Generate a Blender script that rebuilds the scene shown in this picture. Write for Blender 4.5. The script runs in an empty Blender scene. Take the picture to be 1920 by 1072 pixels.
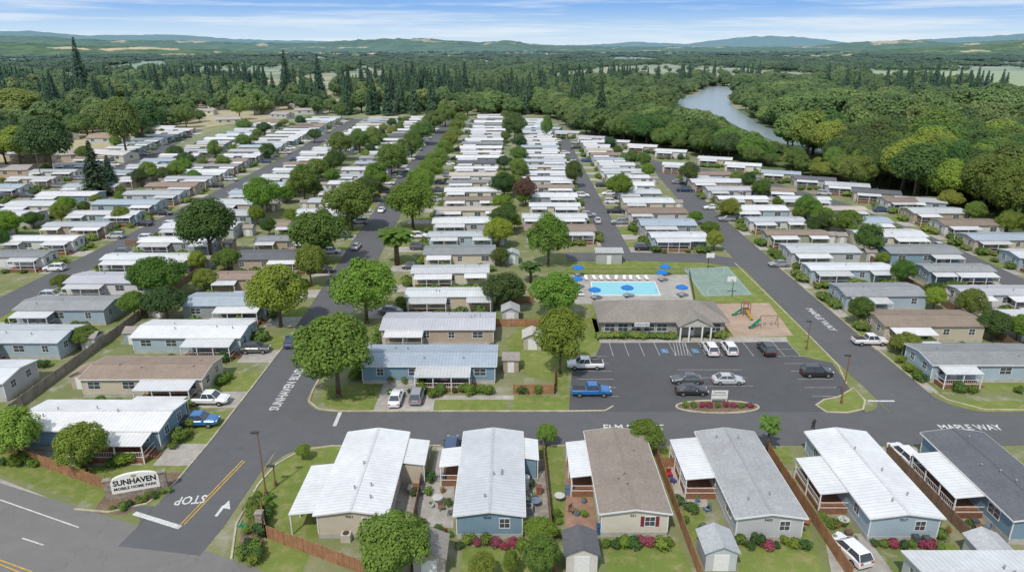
import bpy, math, random
from mathutils import Vector, Matrix, noise
R=random.Random(11)
C=bpy.context.scene.collection
H=48.0; F=1280.0; TH=math.atan(451/1280); S_=math.sin(TH); C_=math.cos(TH)
def G(px,py,z=0.0):
    v=py-536; h=H-z
    Y=h*(F*C_-v*S_)/(F*S_+v*C_); zc=Y*C_+h*S_
    return ((px-960)/F*zc, Y)
def ZC(y,z=0): return y*C_+(H-z)*S_
def PR(x,y,z=0):
    zc=ZC(y,z); h=H-z
    v=(h*C_-y*S_)/zc*F
    return (960+x/zc*F, 536+v)
# ---------------------------------------------------------------- materials
def N(nt,t,**k):
    n=nt.nodes.new(t)
    for a,b in k.items(): setattr(n,a,b)
    return n
def put(nt,sock,v):
    if isinstance(v,bpy.types.NodeSocket): nt.links.new(v,sock)
    elif isinstance(v,(tuple,list)): sock.default_value=(*v[:3],1)
    else: sock.default_value=v
def mix(nt,fac,a,b,mode='MIX'):
    n=N(nt,'ShaderNodeMix',data_type='RGBA',blend_type=mode)
    put(nt,n.inputs[0],fac); put(nt,n.inputs[6],a); put(nt,n.inputs[7],b)
    return n.outputs[2]
def ramp(nt,fac,a,b,lo=0.0,hi=1.0):
    n=N(nt,'ShaderNodeMapRange'); nt.links.new(fac,n.inputs[0])
    n.inputs[1].default_value=a; n.inputs[2].default_value=b; n.inputs[3].default_value=lo; n.inputs[4].default_value=hi
    return n.outputs[0]
def noi(nt,co,scale,detail=3,rough=.6):
    n=N(nt,'ShaderNodeTexNoise'); n.inputs['Scale'].default_value=scale; n.inputs['Detail'].default_value=detail
    n.inputs['Roughness'].default_value=rough
    if co: nt.links.new(co,n.inputs['Vector'])
    return n.outputs['Fac']
def haze(nt,col,lo=220,hi=5000,mx=.85,hc=(.24,.36,.42)):  # aerial haze painted into the base colour, stronger with distance from the origin
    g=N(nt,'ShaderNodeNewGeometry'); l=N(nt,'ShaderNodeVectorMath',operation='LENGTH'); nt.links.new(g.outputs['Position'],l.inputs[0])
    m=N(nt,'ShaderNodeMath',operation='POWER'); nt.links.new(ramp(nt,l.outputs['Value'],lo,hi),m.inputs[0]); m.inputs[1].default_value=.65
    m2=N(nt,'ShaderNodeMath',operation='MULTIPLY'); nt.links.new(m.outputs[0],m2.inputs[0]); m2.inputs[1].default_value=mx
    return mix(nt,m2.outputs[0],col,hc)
def newmat(name):
    m=bpy.data.materials.new(name); m.use_nodes=True; nt=m.node_tree; p=nt.nodes['Principled BSDF']; return m,nt,p
def mat(name,col=None,rough=.8,nz=None,bump=None,wave=None,spec=.3,metal=0,world=False):
    m,nt,p=newmat(name)
    if col is None: c=N(nt,'ShaderNodeObjectInfo').outputs['Color']
    else:
        r=N(nt,'ShaderNodeRGB'); r.outputs[0].default_value=(*col,1); c=r.outputs[0]
    if world: co=N(nt,'ShaderNodeNewGeometry').outputs['Position']
    else: co=N(nt,'ShaderNodeTexCoord').outputs['Object']
    if nz:
        for sc,am in nz:
            f=noi(nt,co,sc,4); f=ramp(nt,f,.3,.7,1-am,1+am*.5)
            cc=N(nt,'ShaderNodeCombineColor')
            for i in range(3): nt.links.new(f,cc.inputs[i])
            c=mix(nt,1.0,c,cc.outputs[0],'MULTIPLY')
    if wave:
        axis,period,am,bs=wave
        w=N(nt,'ShaderNodeTexWave',wave_type='BANDS',bands_direction=axis,wave_profile='SAW' if axis=='Z' else 'SIN')
        w.inputs['Scale'].default_value=.314/period*1.0; nt.links.new(co,w.inputs['Vector'])
        f=ramp(nt,w.outputs['Fac'],0,.35 if axis!='Z' else .25,1-am,1)
        cc=N(nt,'ShaderNodeCombineColor')
        for i in range(3): nt.links.new(f,cc.inputs[i])
        c=mix(nt,1.0,c,cc.outputs[0],'MULTIPLY')
        b=N(nt,'ShaderNodeBump'); b.inputs['Strength'].default_value=bs; b.inputs['Distance'].default_value=.03
        nt.links.new(w.outputs['Fac'],b.inputs['Height']); nt.links.new(b.outputs[0],p.inputs['Normal'])
    if bump:
        b=N(nt,'ShaderNodeBump'); b.inputs['Strength'].default_value=bump[1]; b.inputs['Distance'].default_value=bump[2]
        nt.links.new(noi(nt,co,bump[0]),b.inputs['Height']); nt.links.new(b.outputs[0],p.inputs['Normal'])
    nt.links.new(c,p.inputs['Base Color']); p.inputs['Roughness'].default_value=rough
    p.inputs['Specular IOR Level'].default_value=spec; p.inputs['Metallic'].default_value=metal
    return m
M={}
M['siding']=mat('siding',None,.7,nz=[(.8,.08),(6,.05)],wave=('Z',.2,.14,.5))
M['metal']=mat('metal roof',None,.5,nz=[(.22,.12),(1.3,.08),(9,.04)],wave=('X',.5,.15,.45),spec=.3)
M['shingle']=mat('shingle roof',None,.9,nz=[(.3,.14),(3,.18),(14,.28)],bump=(18,.4,.03))
M['white']=mat('white trim',(.70,.70,.68),.6,nz=[(3,.1)])
M['plain']=mat('painted surface',None,.6,nz=[(1.2,.15),(7,.1)])
M['skirt']=mat('skirting',(.42,.41,.38),.8,nz=[(1,.2)])
M['deck']=mat('deck wood',(.25,.12,.07),.8,nz=[(3,.3)],wave=('X',.16,.3,.4))
M['fence']=mat('fence boards',None,.85,nz=[(.7,.3),(5,.25)])
M['concrete']=mat('concrete',(.42,.395,.355),.9,nz=[(.12,.22),(.8,.22),(7,.15)],world=True,bump=(8,.2,.02))
M['kerb']=mat('kerb',(.47,.42,.30),.9,nz=[(.5,.3),(4,.2)],world=True)
M['mulch']=mat('mulch',(.22,.155,.11),.95,nz=[(.6,.3),(6,.5)],world=True,bump=(9,.8,.08))
M['gravel']=mat('gravel',(.36,.33,.285),.95,nz=[(.3,.35),(1.5,.3),(8,.4)],world=True,bump=(12,.8,.05))
M['brick']=mat('brick paving',(.33,.2,.14),.9,nz=[(.6,.3),(6,.3)],world=True)
M['play']=mat('playground chips',(.42,.315,.235),.95,nz=[(.4,.2),(5,.25)],world=True)
M['court']=mat('court paint',(.21,.29,.24),.85,nz=[(.3,.12),(3,.08)],world=True)
M['paint_w']=mat('road paint',(.62,.62,.60),.7,nz=[(.9,.25),(8,.3)],world=True)
M['paint_s']=mat('worn stall paint',(.42,.42,.41),.8,nz=[(1.5,.35),(8,.35)],world=True)
M['paint_c']=mat('court line paint',(.44,.49,.46),.7,nz=[(1.2,.2)],world=True)
M['paint_y']=mat('yellow road paint',(.58,.38,.07),.7,nz=[(1.2,.25),(8,.3)],world=True)
M['paint_b']=mat('blue stall paint',(.10,.22,.38),.8,nz=[(2,.35)],world=True)
M['car']=mat('car paint',None,.25,spec=.6); M['car'].node_tree.nodes['Principled BSDF'].inputs['Coat Weight'].default_value=.6
M['glass']=mat('window glass',(.06,.07,.085),.08,spec=.8)
M['tyre']=mat('tyre rubber',(.02,.02,.02),.9)
M['steel']=mat('steel',(.35,.35,.36),.45,metal=.6)
M['darkmetal']=mat('dark metal',(.055,.05,.046),.6)
M['lampg']=mat('lamp glass',(.8,.8,.75),.2)
M['red']=mat('tail lamp',(.45,.02,.02),.3)
M['trunk']=mat('bark',(.15,.115,.08),.95,nz=[(2,.35)],bump=(6,.8,.1))
M['stone']=mat('stone veneer',(.34,.29,.24),.9,nz=[(2.5,.45),(9,.3)],bump=(4,1,.1))
M['letter']=mat('sign lettering',(.02,.02,.02),.6)
M['canopyblue']=mat('umbrella cloth',(.02,.17,.52),.8,nz=[(2,.15)])
M['green_pl']=mat('green plastic',(.03,.28,.16),.4); M['yellow_pl']=mat('yellow plastic',(.6,.42,.08),.4)
def grassmat(name,a,b,c,s=.12,t=(.52,.72)):
    m,nt,p=newmat(name); co=N(nt,'ShaderNodeNewGeometry').outputs['Position']
    x=mix(nt,ramp(nt,noi(nt,co,s,5),.35,.65),a,b); x=mix(nt,ramp(nt,noi(nt,co,s*5,4),*t),x,c)
    x=mix(nt,ramp(nt,noi(nt,co,3.5,4,.8),.3,.7,0,.35),x,(a[0]*.55,a[1]*.55,a[2]*.55))
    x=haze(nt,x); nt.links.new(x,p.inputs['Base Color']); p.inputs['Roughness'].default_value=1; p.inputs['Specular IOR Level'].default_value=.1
    b_=N(nt,'ShaderNodeBump'); b_.inputs['Strength'].default_value=.45; b_.inputs['Distance'].default_value=.06; nt.links.new(noi(nt,co,6,3),b_.inputs['Height']); nt.links.new(b_.outputs[0],p.inputs['Normal'])
    return m
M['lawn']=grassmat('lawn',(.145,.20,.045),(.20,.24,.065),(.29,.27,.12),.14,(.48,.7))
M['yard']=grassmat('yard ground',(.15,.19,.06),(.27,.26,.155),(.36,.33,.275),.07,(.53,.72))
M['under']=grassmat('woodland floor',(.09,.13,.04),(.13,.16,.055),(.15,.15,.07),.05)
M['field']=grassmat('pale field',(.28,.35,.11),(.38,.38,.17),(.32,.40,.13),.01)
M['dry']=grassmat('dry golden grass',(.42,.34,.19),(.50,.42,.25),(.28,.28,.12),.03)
def asphalt(name,base,k):
    m,nt,p=newmat(name); co=N(nt,'ShaderNodeNewGeometry').outputs['Position']
    x=mix(nt,ramp(nt,noi(nt,co,.06,5),.3,.7),base,tuple(c*k for c in base))
    x=mix(nt,ramp(nt,noi(nt,co,.5,5,.7),.45,.7,0,.4),x,tuple(c*1.2 for c in base))
    v=N(nt,'ShaderNodeTexVoronoi',feature='DISTANCE_TO_EDGE'); v.inputs['Scale'].default_value=.09
    ds=N(nt,'ShaderNodeVectorMath',operation='ADD'); nn=N(nt,'ShaderNodeTexNoise'); nn.inputs['Scale'].default_value=.35; nt.links.new(co,nn.inputs['Vector'])
    sc=N(nt,'ShaderNodeVectorMath',operation='SCALE'); sc.inputs['Scale'].default_value=5; nt.links.new(nn.outputs['Color'],sc.inputs[0])
    nt.links.new(co,ds.inputs[0]); nt.links.new(sc.outputs[0],ds.inputs[1]); nt.links.new(ds.outputs[0],v.inputs['Vector'])
    x=mix(nt,ramp(nt,v.outputs['Distance'],.0,.008,.25,0),x,(.05,.05,.05))
    x=mix(nt,ramp(nt,noi(nt,co,9,3,.8),.35,.65,0,.22),x,tuple(c*.7 for c in base))
    nt.links.new(x,p.inputs['Base Color']); p.inputs['Roughness'].default_value=.9; p.inputs['Specular IOR Level'].default_value=.2
    return m
M['asphalt']=asphalt('asphalt',(.122,.124,.129),.86); M['lot']=asphalt('parking asphalt',(.098,.1,.106),.86); M['oldasphalt']=asphalt('worn asphalt',(.19,.184,.176),.88)
def watermat(name,col,rough,sc):
    m,nt,p=newmat(name); p.inputs['Base Color'].default_value=(*col,1); p.inputs['Roughness'].default_value=rough
    co=N(nt,'ShaderNodeNewGeometry').outputs['Position']
    b=N(nt,'ShaderNodeBump'); b.inputs['Strength'].default_value=.25; b.inputs['Distance'].default_value=.1; nt.links.new(noi(nt,co,sc),b.inputs['Height']); nt.links.new(b.outputs[0],p.inputs['Normal']); return m
M['river']=watermat('river water',(.24,.30,.32),.3,.15); M['pool']=watermat('pool water',(.22,.54,.60),.1,2)
def leafmat(name,cols=None):
    m,nt,p=newmat(name); oi=N(nt,'ShaderNodeObjectInfo'); g=N(nt,'ShaderNodeNewGeometry')
    if cols is None: c=oi.outputs['Color']
    else:
        r=N(nt,'ShaderNodeValToRGB'); e=r.color_ramp.elements
        e[0].color=(*cols[0],1); e[0].position=0; e[1].color=(*cols[-1],1); e[1].position=1
        for i,cc in enumerate(cols[1:-1]):
            x=e.new((i+1)/(len(cols)-1)); x.color=(*cc,1)
        nt.links.new(oi.outputs['Random'],r.inputs[0]); c=r.outputs[0]
        k=ramp(nt,noi(nt,g.outputs['Position'],.012,3),.35,.65,.72,1.3); cc=N(nt,'ShaderNodeCombineColor')
        for i in range(3): nt.links.new(k,cc.inputs[i])
        c=mix(nt,1.0,c,cc.outputs[0],'MULTIPLY')
    f=N(nt,'ShaderNodeMath',operation='MULTIPLY_ADD'); nt.links.new(g.outputs['Random Per Island'],f.inputs[0]); f.inputs[1].default_value=.4; f.inputs[2].default_value=.8
    cc=N(nt,'ShaderNodeCombineColor')
    for i in range(3): nt.links.new(f.outputs[0],cc.inputs[i])
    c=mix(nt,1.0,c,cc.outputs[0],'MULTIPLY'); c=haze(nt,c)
    d=N(nt,'ShaderNodeBsdfDiffuse'); t=N(nt,'ShaderNodeBsdfTranslucent'); nt.links.new(c,d.inputs[0]); nt.links.new(c,t.inputs[0])
    mx=N(nt,'ShaderNodeMixShader'); mx.inputs[0].default_value=.4; nt.links.new(d.outputs[0],mx.inputs[1]); nt.links.new(t.outputs[0],mx.inputs[2])
    nt.links.new(mx.outputs[0],nt.nodes['Material Output'].inputs[0]); return m
M['leaf']=leafmat('foliage')
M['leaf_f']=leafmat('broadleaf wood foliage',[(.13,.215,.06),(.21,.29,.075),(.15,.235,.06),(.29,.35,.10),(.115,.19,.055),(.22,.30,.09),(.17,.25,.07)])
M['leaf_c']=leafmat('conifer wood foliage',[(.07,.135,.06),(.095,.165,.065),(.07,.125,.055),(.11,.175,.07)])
# ---------------------------------------------------------------- mesh helper
class MB:
    def __init__(s): s.v=[]; s.f=[]; s.m=[]
    def poly(s,pts,m=0):
        b=len(s.v); s.v+=[tuple(p) for p in pts]; s.f.append(tuple(range(b,b+len(pts)))); s.m.append(m); return s
    def box(s,x0,x1,y0,y1,z0,z1,m=0):
        b=len(s.v)
        s.v+=[(x0,y0,z0),(x1,y0,z0),(x1,y1,z0),(x0,y1,z0),(x0,y0,z1),(x1,y0,z1),(x1,y1,z1),(x0,y1,z1)]
        for q in ((0,3,2,1),(4,5,6,7),(0,1,5,4),(1,2,6,5),(2,3,7,6),(3,0,4,7)):
            s.f.append(tuple(b+i for i in q)); s.m.append(m)
        return s
    def loft(s,rings,m=0,cap=True,closed=True):
        b=len(s.v); n=len(rings[0])
        for r in rings: s.v+=[tuple(p) for p in r]
        for k in range(len(rings)-1):
            for i in range(n if closed else n-1):
                j=(i+1)%n; s.f.append((b+k*n+i,b+k*n+j,b+(k+1)*n+j,b+(k+1)*n+i)); s.m.append(m)
        if cap:
            s.f.append(tuple(b+i for i in range(n))[::-1]); s.m.append(m)
            s.f.append(tuple(b+(len(rings)-1)*n+i for i in range(n))); s.m.append(m)
        return s
    def tube(s,p0,p1,r0,r1=None,n=6,m=0):
        if r1 is None: r1=r0
        p0=Vector(p0); p1=Vector(p1); q=(p1-p0).to_track_quat('Z','Y')
        rr=[]
        for p,r in ((p0,r0),(p1,r1)):
            rr.append([p+q@Vector((math.cos(a)*r,math.sin(a)*r,0)) for a in [2*math.pi*i/n for i in range(n)]])
        return s.loft(rr,m)
    def ribbon(s,pts,w,z0,z1,m=0,closed=False):
        P=[Vector((p[0],p[1])) for p in pts]; n=len(P); rings=[]
        for i in range(n):
            a=P[(i-1)%n] if (closed or i>0) else P[i]; c=P[(i+1)%n] if (closed or i<n-1) else P[i]
            d=(c-a); d.normalize(); q=Vector((-d.y,d.x))*w/2
            l=P[i]+q; r=P[i]-q
            rings.append([(l.x,l.y,z0),(r.x,r.y,z0),(r.x,r.y,z1),(l.x,l.y,z1)])
        if closed: rings.append(rings[0])
        return s.loft(rings,m,cap=not closed)
    def build(s,name,mats,parent=None,loc=None,color=None,smooth=False,link=True):
        me=bpy.data.meshes.new(name); me.from_pydata(s.v,[],s.f)
        mats=mats if isinstance(mats,(list,tuple)) else [mats]
        for x in mats: me.materials.append(x)
        if len(mats)>1: me.polygons.foreach_set('material_index',s.m)
        if smooth: me.polygons.foreach_set('use_smooth',[True]*len(s.f))
        return mo(name,me,parent,loc,0,color,link)
def mo(name,me,parent=None,loc=None,rz=0,color=None,link=True):
    o=bpy.data.objects.new(name,me)
    if link: C.objects.link(o)
    if parent: o.parent=parent
    if loc: o.location=loc if len(loc)==3 else (*loc,0)
    if rz: o.rotation_euler=(0,0,rz)
    if color: o.color=(*color[:3],1)
    return o
def tag(o,label,cat,group=None,kind=None):
    if label: o['label']=label
    if cat: o['category']=cat
    if group: o['group']=group
    if kind: o['kind']=kind
    return o
def thing(name,label,cat,loc,rz=0,group=None):
    o=bpy.data.objects.new(name,None); C.objects.link(o); o.location=loc if len(loc)==3 else (*loc,0); o.rotation_euler=(0,0,rz)
    o.empty_display_size=.5
    return tag(o,label,cat,group)
def struct(o): o['kind']='structure'; return o
def dup(root,loc,rz=0,label=None,group=None,color=None,scale=None,cat=None):
    r=root.copy(); C.objects.link(r); r.location=loc if len(loc)==3 else (*loc,0); r.rotation_euler=(0,0,rz)
    if scale: r.scale=scale
    if label: r['label']=label
    if cat: r['category']=cat
    if group: r['group']=group
    for ch in KIDS[root.name]:
        c=ch.copy(); C.objects.link(c); c.parent=r
        if color and ch.data.materials[0] in (M['car'],M['leaf'],M['plain']): c.color=(*color,1)
        for g in KIDS.get(ch.name,[]):
            d=g.copy(); C.objects.link(d); d.parent=c
    return r
KIDS={}
PROTO=[]
def reg(root,*kids):
    KIDS[root.name]=list(kids); PROTO.append(root)
    return root
def unlink_protos():
    for r in PROTO:
        for k in KIDS[r.name]:
            for g in KIDS.get(k.name,[]): 
                if C in g.users_collection: C.objects.unlink(g)
            if C in k.users_collection: C.objects.unlink(k)
        if C in r.users_collection: C.objects.unlink(r)
def ordn(n): return f"{n}{'th' if 10<=n%100<=20 else {1:'st',2:'nd',3:'rd'}.get(n%10,'th')}"
def text_mesh(s,size,bold=.012,fit=None):
    cu=bpy.data.curves.new('t','FONT'); cu.body=s; cu.size=size; cu.align_x='CENTER'; cu.align_y='CENTER'; cu.resolution_u=2; cu.offset=size*bold
    o=bpy.data.objects.new('t',cu); C.objects.link(o); bpy.context.view_layer.update()
    me=bpy.data.meshes.new_from_object(o.evaluated_get(bpy.context.evaluated_depsgraph_get()))
    bpy.data.objects.remove(o); me.materials.clear()
    if fit:
        xs=[v.co.x for v in me.vertices]; k=fit/(max(xs)-min(xs)); c=(max(xs)+min(xs))/2
        for v in me.vertices: v.co.x=(v.co.x-c)*k
    return me
def road_text(s,size,x,y,rz,sy=1,fit=None):
    me=text_mesh(s,size,.02,fit); me.materials.append(M['paint_w'])
    o=mo('road_lettering',me,None,(x,y,.07),rz); o.scale=(1,sy,1); struct(o)
def wall_text(name,s,size,parent,mt,loc,rot,bold=.02,fit=None):
    me=text_mesh(s,size,bold,fit); me.materials.append(mt); o=mo(name,me,parent,loc); o.rotation_euler=rot; return o
# ---------------------------------------------------------------- ground, roads
def flat(name,pts,z,mt,px=True,kind='structure'):
    mb=MB(); mb.poly([(*(G(*p) if px else p),z) for p in pts]); o=mb.build(name,mt); o['kind']=kind; return o
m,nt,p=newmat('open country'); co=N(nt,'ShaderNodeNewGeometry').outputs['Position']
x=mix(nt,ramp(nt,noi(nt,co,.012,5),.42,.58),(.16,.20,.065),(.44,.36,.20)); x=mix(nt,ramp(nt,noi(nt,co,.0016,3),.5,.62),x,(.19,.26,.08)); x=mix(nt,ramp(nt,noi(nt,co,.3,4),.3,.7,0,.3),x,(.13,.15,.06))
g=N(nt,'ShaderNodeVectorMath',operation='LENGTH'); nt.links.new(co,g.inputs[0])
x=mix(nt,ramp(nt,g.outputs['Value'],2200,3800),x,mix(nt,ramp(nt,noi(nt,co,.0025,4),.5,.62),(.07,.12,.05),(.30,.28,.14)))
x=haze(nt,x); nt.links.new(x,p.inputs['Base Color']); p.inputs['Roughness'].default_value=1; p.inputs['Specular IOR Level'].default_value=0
M['country']=m
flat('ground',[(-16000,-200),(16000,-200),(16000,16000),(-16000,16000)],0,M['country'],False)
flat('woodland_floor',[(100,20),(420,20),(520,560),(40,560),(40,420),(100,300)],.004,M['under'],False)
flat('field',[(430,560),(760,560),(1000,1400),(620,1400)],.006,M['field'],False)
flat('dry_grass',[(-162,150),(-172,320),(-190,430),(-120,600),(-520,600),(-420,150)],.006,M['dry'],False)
flat('park_ground',[(-150,20),(136,20),(136,200),(126,225),(110,262),(90,312),(60,370),(45,500),(-130,500),(-180,400),(-175,160)],.012,M['yard'],False)
def strip(name,pts,w,z,mt):
    mb=MB(); P=[Vector(p) for p in pts]; L=[];Rr=[]
    for i,q in enumerate(P):
        a=P[max(i-1,0)]; c=P[min(i+1,len(P)-1)]; d=(c-a).normalized(); n=Vector((-d.y,d.x))*w/2
        L.append(q+n); Rr.append(q-n)
    for i in range(len(P)-1): mb.poly([(*L[i],z),(*Rr[i],z),(*Rr[i+1],z),(*L[i+1],z)])
    return struct(mb.build(name,mt))
strip('road',[(-35.6,56),(-35,60),(-34.2,75),(-34,105),(-37,172),(-39,244),(-40,304),(-40,500)],9,.040,M['asphalt'])
strip('road',[(-34,79.4),(0,79.4),(60,79.4),(150,79.0)],8.4,.044,M['asphalt'])
strip('road',[(-99.5,90),(-99.5,250),(-100.5,320),(-104,400),(-106,480)],7.6,.040,M['asphalt'])
strip('road',[(-156,150),(-156,250),(-168,320),(-190,420)],7,.040,M['asphalt'])
strip('road',[(57,79),(56.5,105),(57,140),(58,200),(61,260),(63,292)],8.6,.048,M['asphalt'])
strip('road',[(26,157),(26,200),(26.5,300),(27,372)],6.6,.048,M['asphalt'])
strip('road',[(13,157),(30,157.5),(46,156),(57,150)],7,.052,M['asphalt'])
strip('road',[(107.5,60),(108,175),(104,215),(93,250),(80,275),(63,295),(45,330),(27,372),(12,400)],7.2,.056,M['asphalt'])
def arcfill(cx,cy,r,qx,qy,z):
    ox,oy=cx+qx*r,cy+qy*r; pts=[(cx,cy)]
    for i in range(9):
        a=math.pi/2*i/8; pts.append((ox-qx*r*math.cos(a),oy-qy*r*math.sin(a)))
    mb=MB()
    for i in range(1,9): mb.poly([(*pts[0],z),(*pts[i],z),(*pts[i+1],z)])
    struct(mb.build('road',M['asphalt']))
arcfill(-29.7,83.5,5,1,1,.06); arcfill(-29.6,75.3,6,1,-1,.06); arcfill(60.8,83.5,6,1,1,.06); 
arcfill(52.3,83.5,4,-1,1,.06); arcfill(-39.5,63,4,-1,-1,.06); 
flat('main_road',[(-130,95.5),(-59.6,67.3),(-41,60.3),(-27.5,54.6),(20,35.5),(20,20),(-130,20)],.034,M['oldasphalt'],False)
flat('pavement',[(0,897),(150,957),(205,973),(180,975),(150,968),(0,908)],.03,M['concrete'])
LOT=[(1128,643),(1475,641),(1500,668),(1560,680),(1625,775),(1500,776),(1140,776),(1066,776),(1072,700),(1118,665)]
flat('parking_lot',LOT,.036,M['lot'])
flat('grass',[(-75,78),(-39.4,84),(-39.4,64),(-44,62.5),(-59.6,68.5),(-75,75)],.016,M['lawn'],False)
flat('grass',[(-27,55),(-28.2,57),(-29.4,64),(-28.9,69),(-27.5,72.5),(-25,74.6),(-22.5,75),(-20.2,75),(-20.2,53),(-24,53)],.016,M['lawn'],False)
flat('mulch_bed',[(446,1035),(452,1000),(485,935),(512,925),(498,985),(492,1035)],.02,M['mulch'])
flat('mulch_bed',[(170,962),(200,925),(320,885),(355,885),(320,918),(235,965)],.02,M['mulch'])
flat('grass',[(600,745),(612,722),(715,720),(700,768),(640,768),(610,762)],.016,M['lawn'])
flat('grass',[(818,749),(948,749),(950,770),(815,770)],.032,M['lawn'])
flat('grass',[(963,742),(1070,742),(1150,758),(1140,770),(963,770)],.032,M['lawn'])
flat('pavement',[(700,770),(720,718),(820,718),(812,770)],.028,M['concrete'])
flat('pavement',[(812,749),(818,741),(965,741),(965,749)],.024,M['concrete'])
flat('grass',[(1060,765),(1066,690),(1122,655),(1125,600),(1085,590),(1000,590),(945,640),(985,705),(1040,715)],.016,M['lawn'])
flat('grass',[(1740,754),(1940,751),(1940,772),(1752,772)],.034,M['lawn'])
flat('grass',[(1180,488),(1385,488),(1500,600),(1570,690),(1610,760),(1540,770),(1478,655),(1475,638),(1120,638),(1100,560),(1060,510),(1060,490)],.016,M['lawn'])
flat('pool_deck',[(1060,515),(1290,515),(1300,566),(1080,570),(1060,535)],.02,M['concrete'])
flat('pavement',[(1122,632),(1475,632),(1478,641),(1125,643)],.03,M['concrete'])
flat('sports_court',[(1280,503),(1365,500),(1412,553),(1318,556)],.024,M['court'])
flat('playground_surface',[(1330,570),(1442,568),(1487,629),(1378,633)],.024,M['play'])
mk=MB(); my=MB(); mc=MB(); ms_=MB()
def line(mb,a,b,w=.12,z=.064,px=True):
    if px: a=G(*a); b=G(*b)
    a=Vector(a); b=Vector(b); d=(b-a).normalized(); n=Vector((-d.y,d.x))*w/2
    mb.poly([(*(a+n),z),(*(a-n),z),(*(b-n),z),(*(b+n),z)])
line(mk,(252,962),(338,989),.6); line(mk,(638,773),(627,799),.5); line(mk,(1627,752),(1677,752),.4)
line(my,(338,984),(455,863),.14); line(my,(345,984),(459,865),.14)
line(mk,(0,937),(148,989),.16); line(mk,(42,1009),(82,1022),.16); line(my,(0,1050),(60,1072),.14); line(my,(0,1058),(40,1074),.14)
line(mk,(405,968),(420,948),.35,.066); 
a=G(430,938); c=G(415,952); d=G(432,955); mk.poly([(*a,.065),(*c,.065),(*d,.065)])
for i in range(13): 
    x=16.6+i*2.55; line(ms_,(x,101.6),(x,107),.11,.064,False)
for i in range(7):
    y=88+i*2.7; line(ms_,(43.5,y),(49,y),.11,.064,False)
    if i<6: line(ms_,(10,y),(15.5,y),.11,.064,False)
for i in range(3): line(ms_,(26,91.2+i*2.7),(36,91.2+i*2.7),.1,.064,False)
for i in range(5): line(ms_,(26.9+i*.5,101.8),(28.2+i*.5-.6,106.8),.13,.068,False)
bl=MB()
for x in (25.4,30.5): bl.box(x-.6,x+.6,102.8,104.4,.05,.064)
struct(bl.build('parking_symbol',M['paint_b']))
for x in (25.4,30.5):
    line(ms_,(x-.1,104.2),(x-.1,103.3),.16,.07,False); line(ms_,(x-.1,103.4),(x+.35,103.0),.16,.0712,False)
def hom(s,t):
    A=G(1280,503);B=G(1365,500);D=G(1412,553);E=G(1318,556)
    return tuple((1-t)*((1-s)*E[k]+s*D[k])+t*((1-s)*A[k]+s*B[k]) for k in (0,1))
def cl(pts,z=.03):
    for a,b in zip(pts,pts[1:]): line(mc,a,b,.08,z,False)
cl([hom(.04,.03),hom(.96,.03)]); cl([hom(.96,.03),hom(.96,.97)],.031); cl([hom(.96,.97),hom(.04,.97)],.032); cl([hom(.04,.97),hom(.04,.03)],.033); cl([hom(.04,.5),hom(.96,.5)],.034)
for t0,sg in ((.03,1),(.97,-1)):
    cl([hom(.5+.38*math.cos(a),t0+sg*.3*math.sin(a)) for a in [math.pi*i/14 for i in range(15)]],.035)
    cl([hom(.38,t0),hom(.38,t0+sg*.2),hom(.62,t0+sg*.2),hom(.62,t0)],.036)
cl([hom(.5+.14*math.cos(a),.5+.1*math.sin(a)) for a in [math.pi*i/8 for i in range(17)]],.037)
struct(mk.build('road_markings',M['paint_w'])); struct(ms_.build('stall_markings',M['paint_s'])); struct(my.build('yellow_markings',M['paint_y'])); struct(mc.build('court_markings',M['paint_c']))
road_text('SUNHAVEN BLVD',1.7,-33.2,90.5,math.radians(90),1.15,13)
road_text('STOP',1.3,*G(358,937),math.radians(188),1.6,3.3)
road_text('ELM STREET',1.35,*G(1189,802),0,1.45,8.1); road_text('MAPLE WAY',1.35,*G(1820,802),0,1.45,8.2)
road_text('MAPLE WAY',1.6,57.3,117.5,math.radians(-90),1.1,11)
kb=MB()
def pk(l): return [G(*q) for q in l]
def arc(cx,cy,rx,ry,n=28): return [(cx+rx*math.cos(2*math.pi*i/n),cy+ry*math.sin(2*math.pi*i/n)) for i in range(n)]
kb.ribbon([(-38.6,112),(-38.7,90),(-38.8,76),(-39.2,67),(-40.5,63.5),(-44,62),(-48,62.5)],.22,0,.14)
kb.ribbon([(-29.4,112),(-29.4,90),(-29,86.5),(-27,84.3),(-24,83.75),(8,83.75),(13,83.9),(14.3,85.2)],.25,0,.14)
kb.ribbon([(-27.8,54.8),(-29.3,60),(-29.4,67),(-28.6,71),(-26.5,74),(-23,75),(-9,75.1)],.22,0,.14)
kb.ribbon([(52,152),(52,130),(52,108),(51.8,98),(50.3,92)],.22,0,.14)
kb.ribbon([(61.2,150),(61.1,110),(61.2,92),(62.5,87),(66,84.2),(95,83.6)],.22,0,.14)
for q in (11,17,32,46): kb.ribbon([(q-6,75.1),(q-.2,75.1)],.22,0,.14)
I1=arc(*G(1345,763),5.8,1.75); I2=pk([(1530,760),(1545,750),(1572,745),(1600,728),(1622,752),(1618,768),(1590,774),(1550,773)])
for I in (I1,I2):
    kb.ribbon(I,.28,0,.15,closed=True); mb=MB(); mb.poly([(*q,.11) for q in I]); struct(mb.build('traffic_island',M['mulch'] if I is I1 else M['lawn']))
struct(kb.build('kerbs',M['kerb']))
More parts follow.
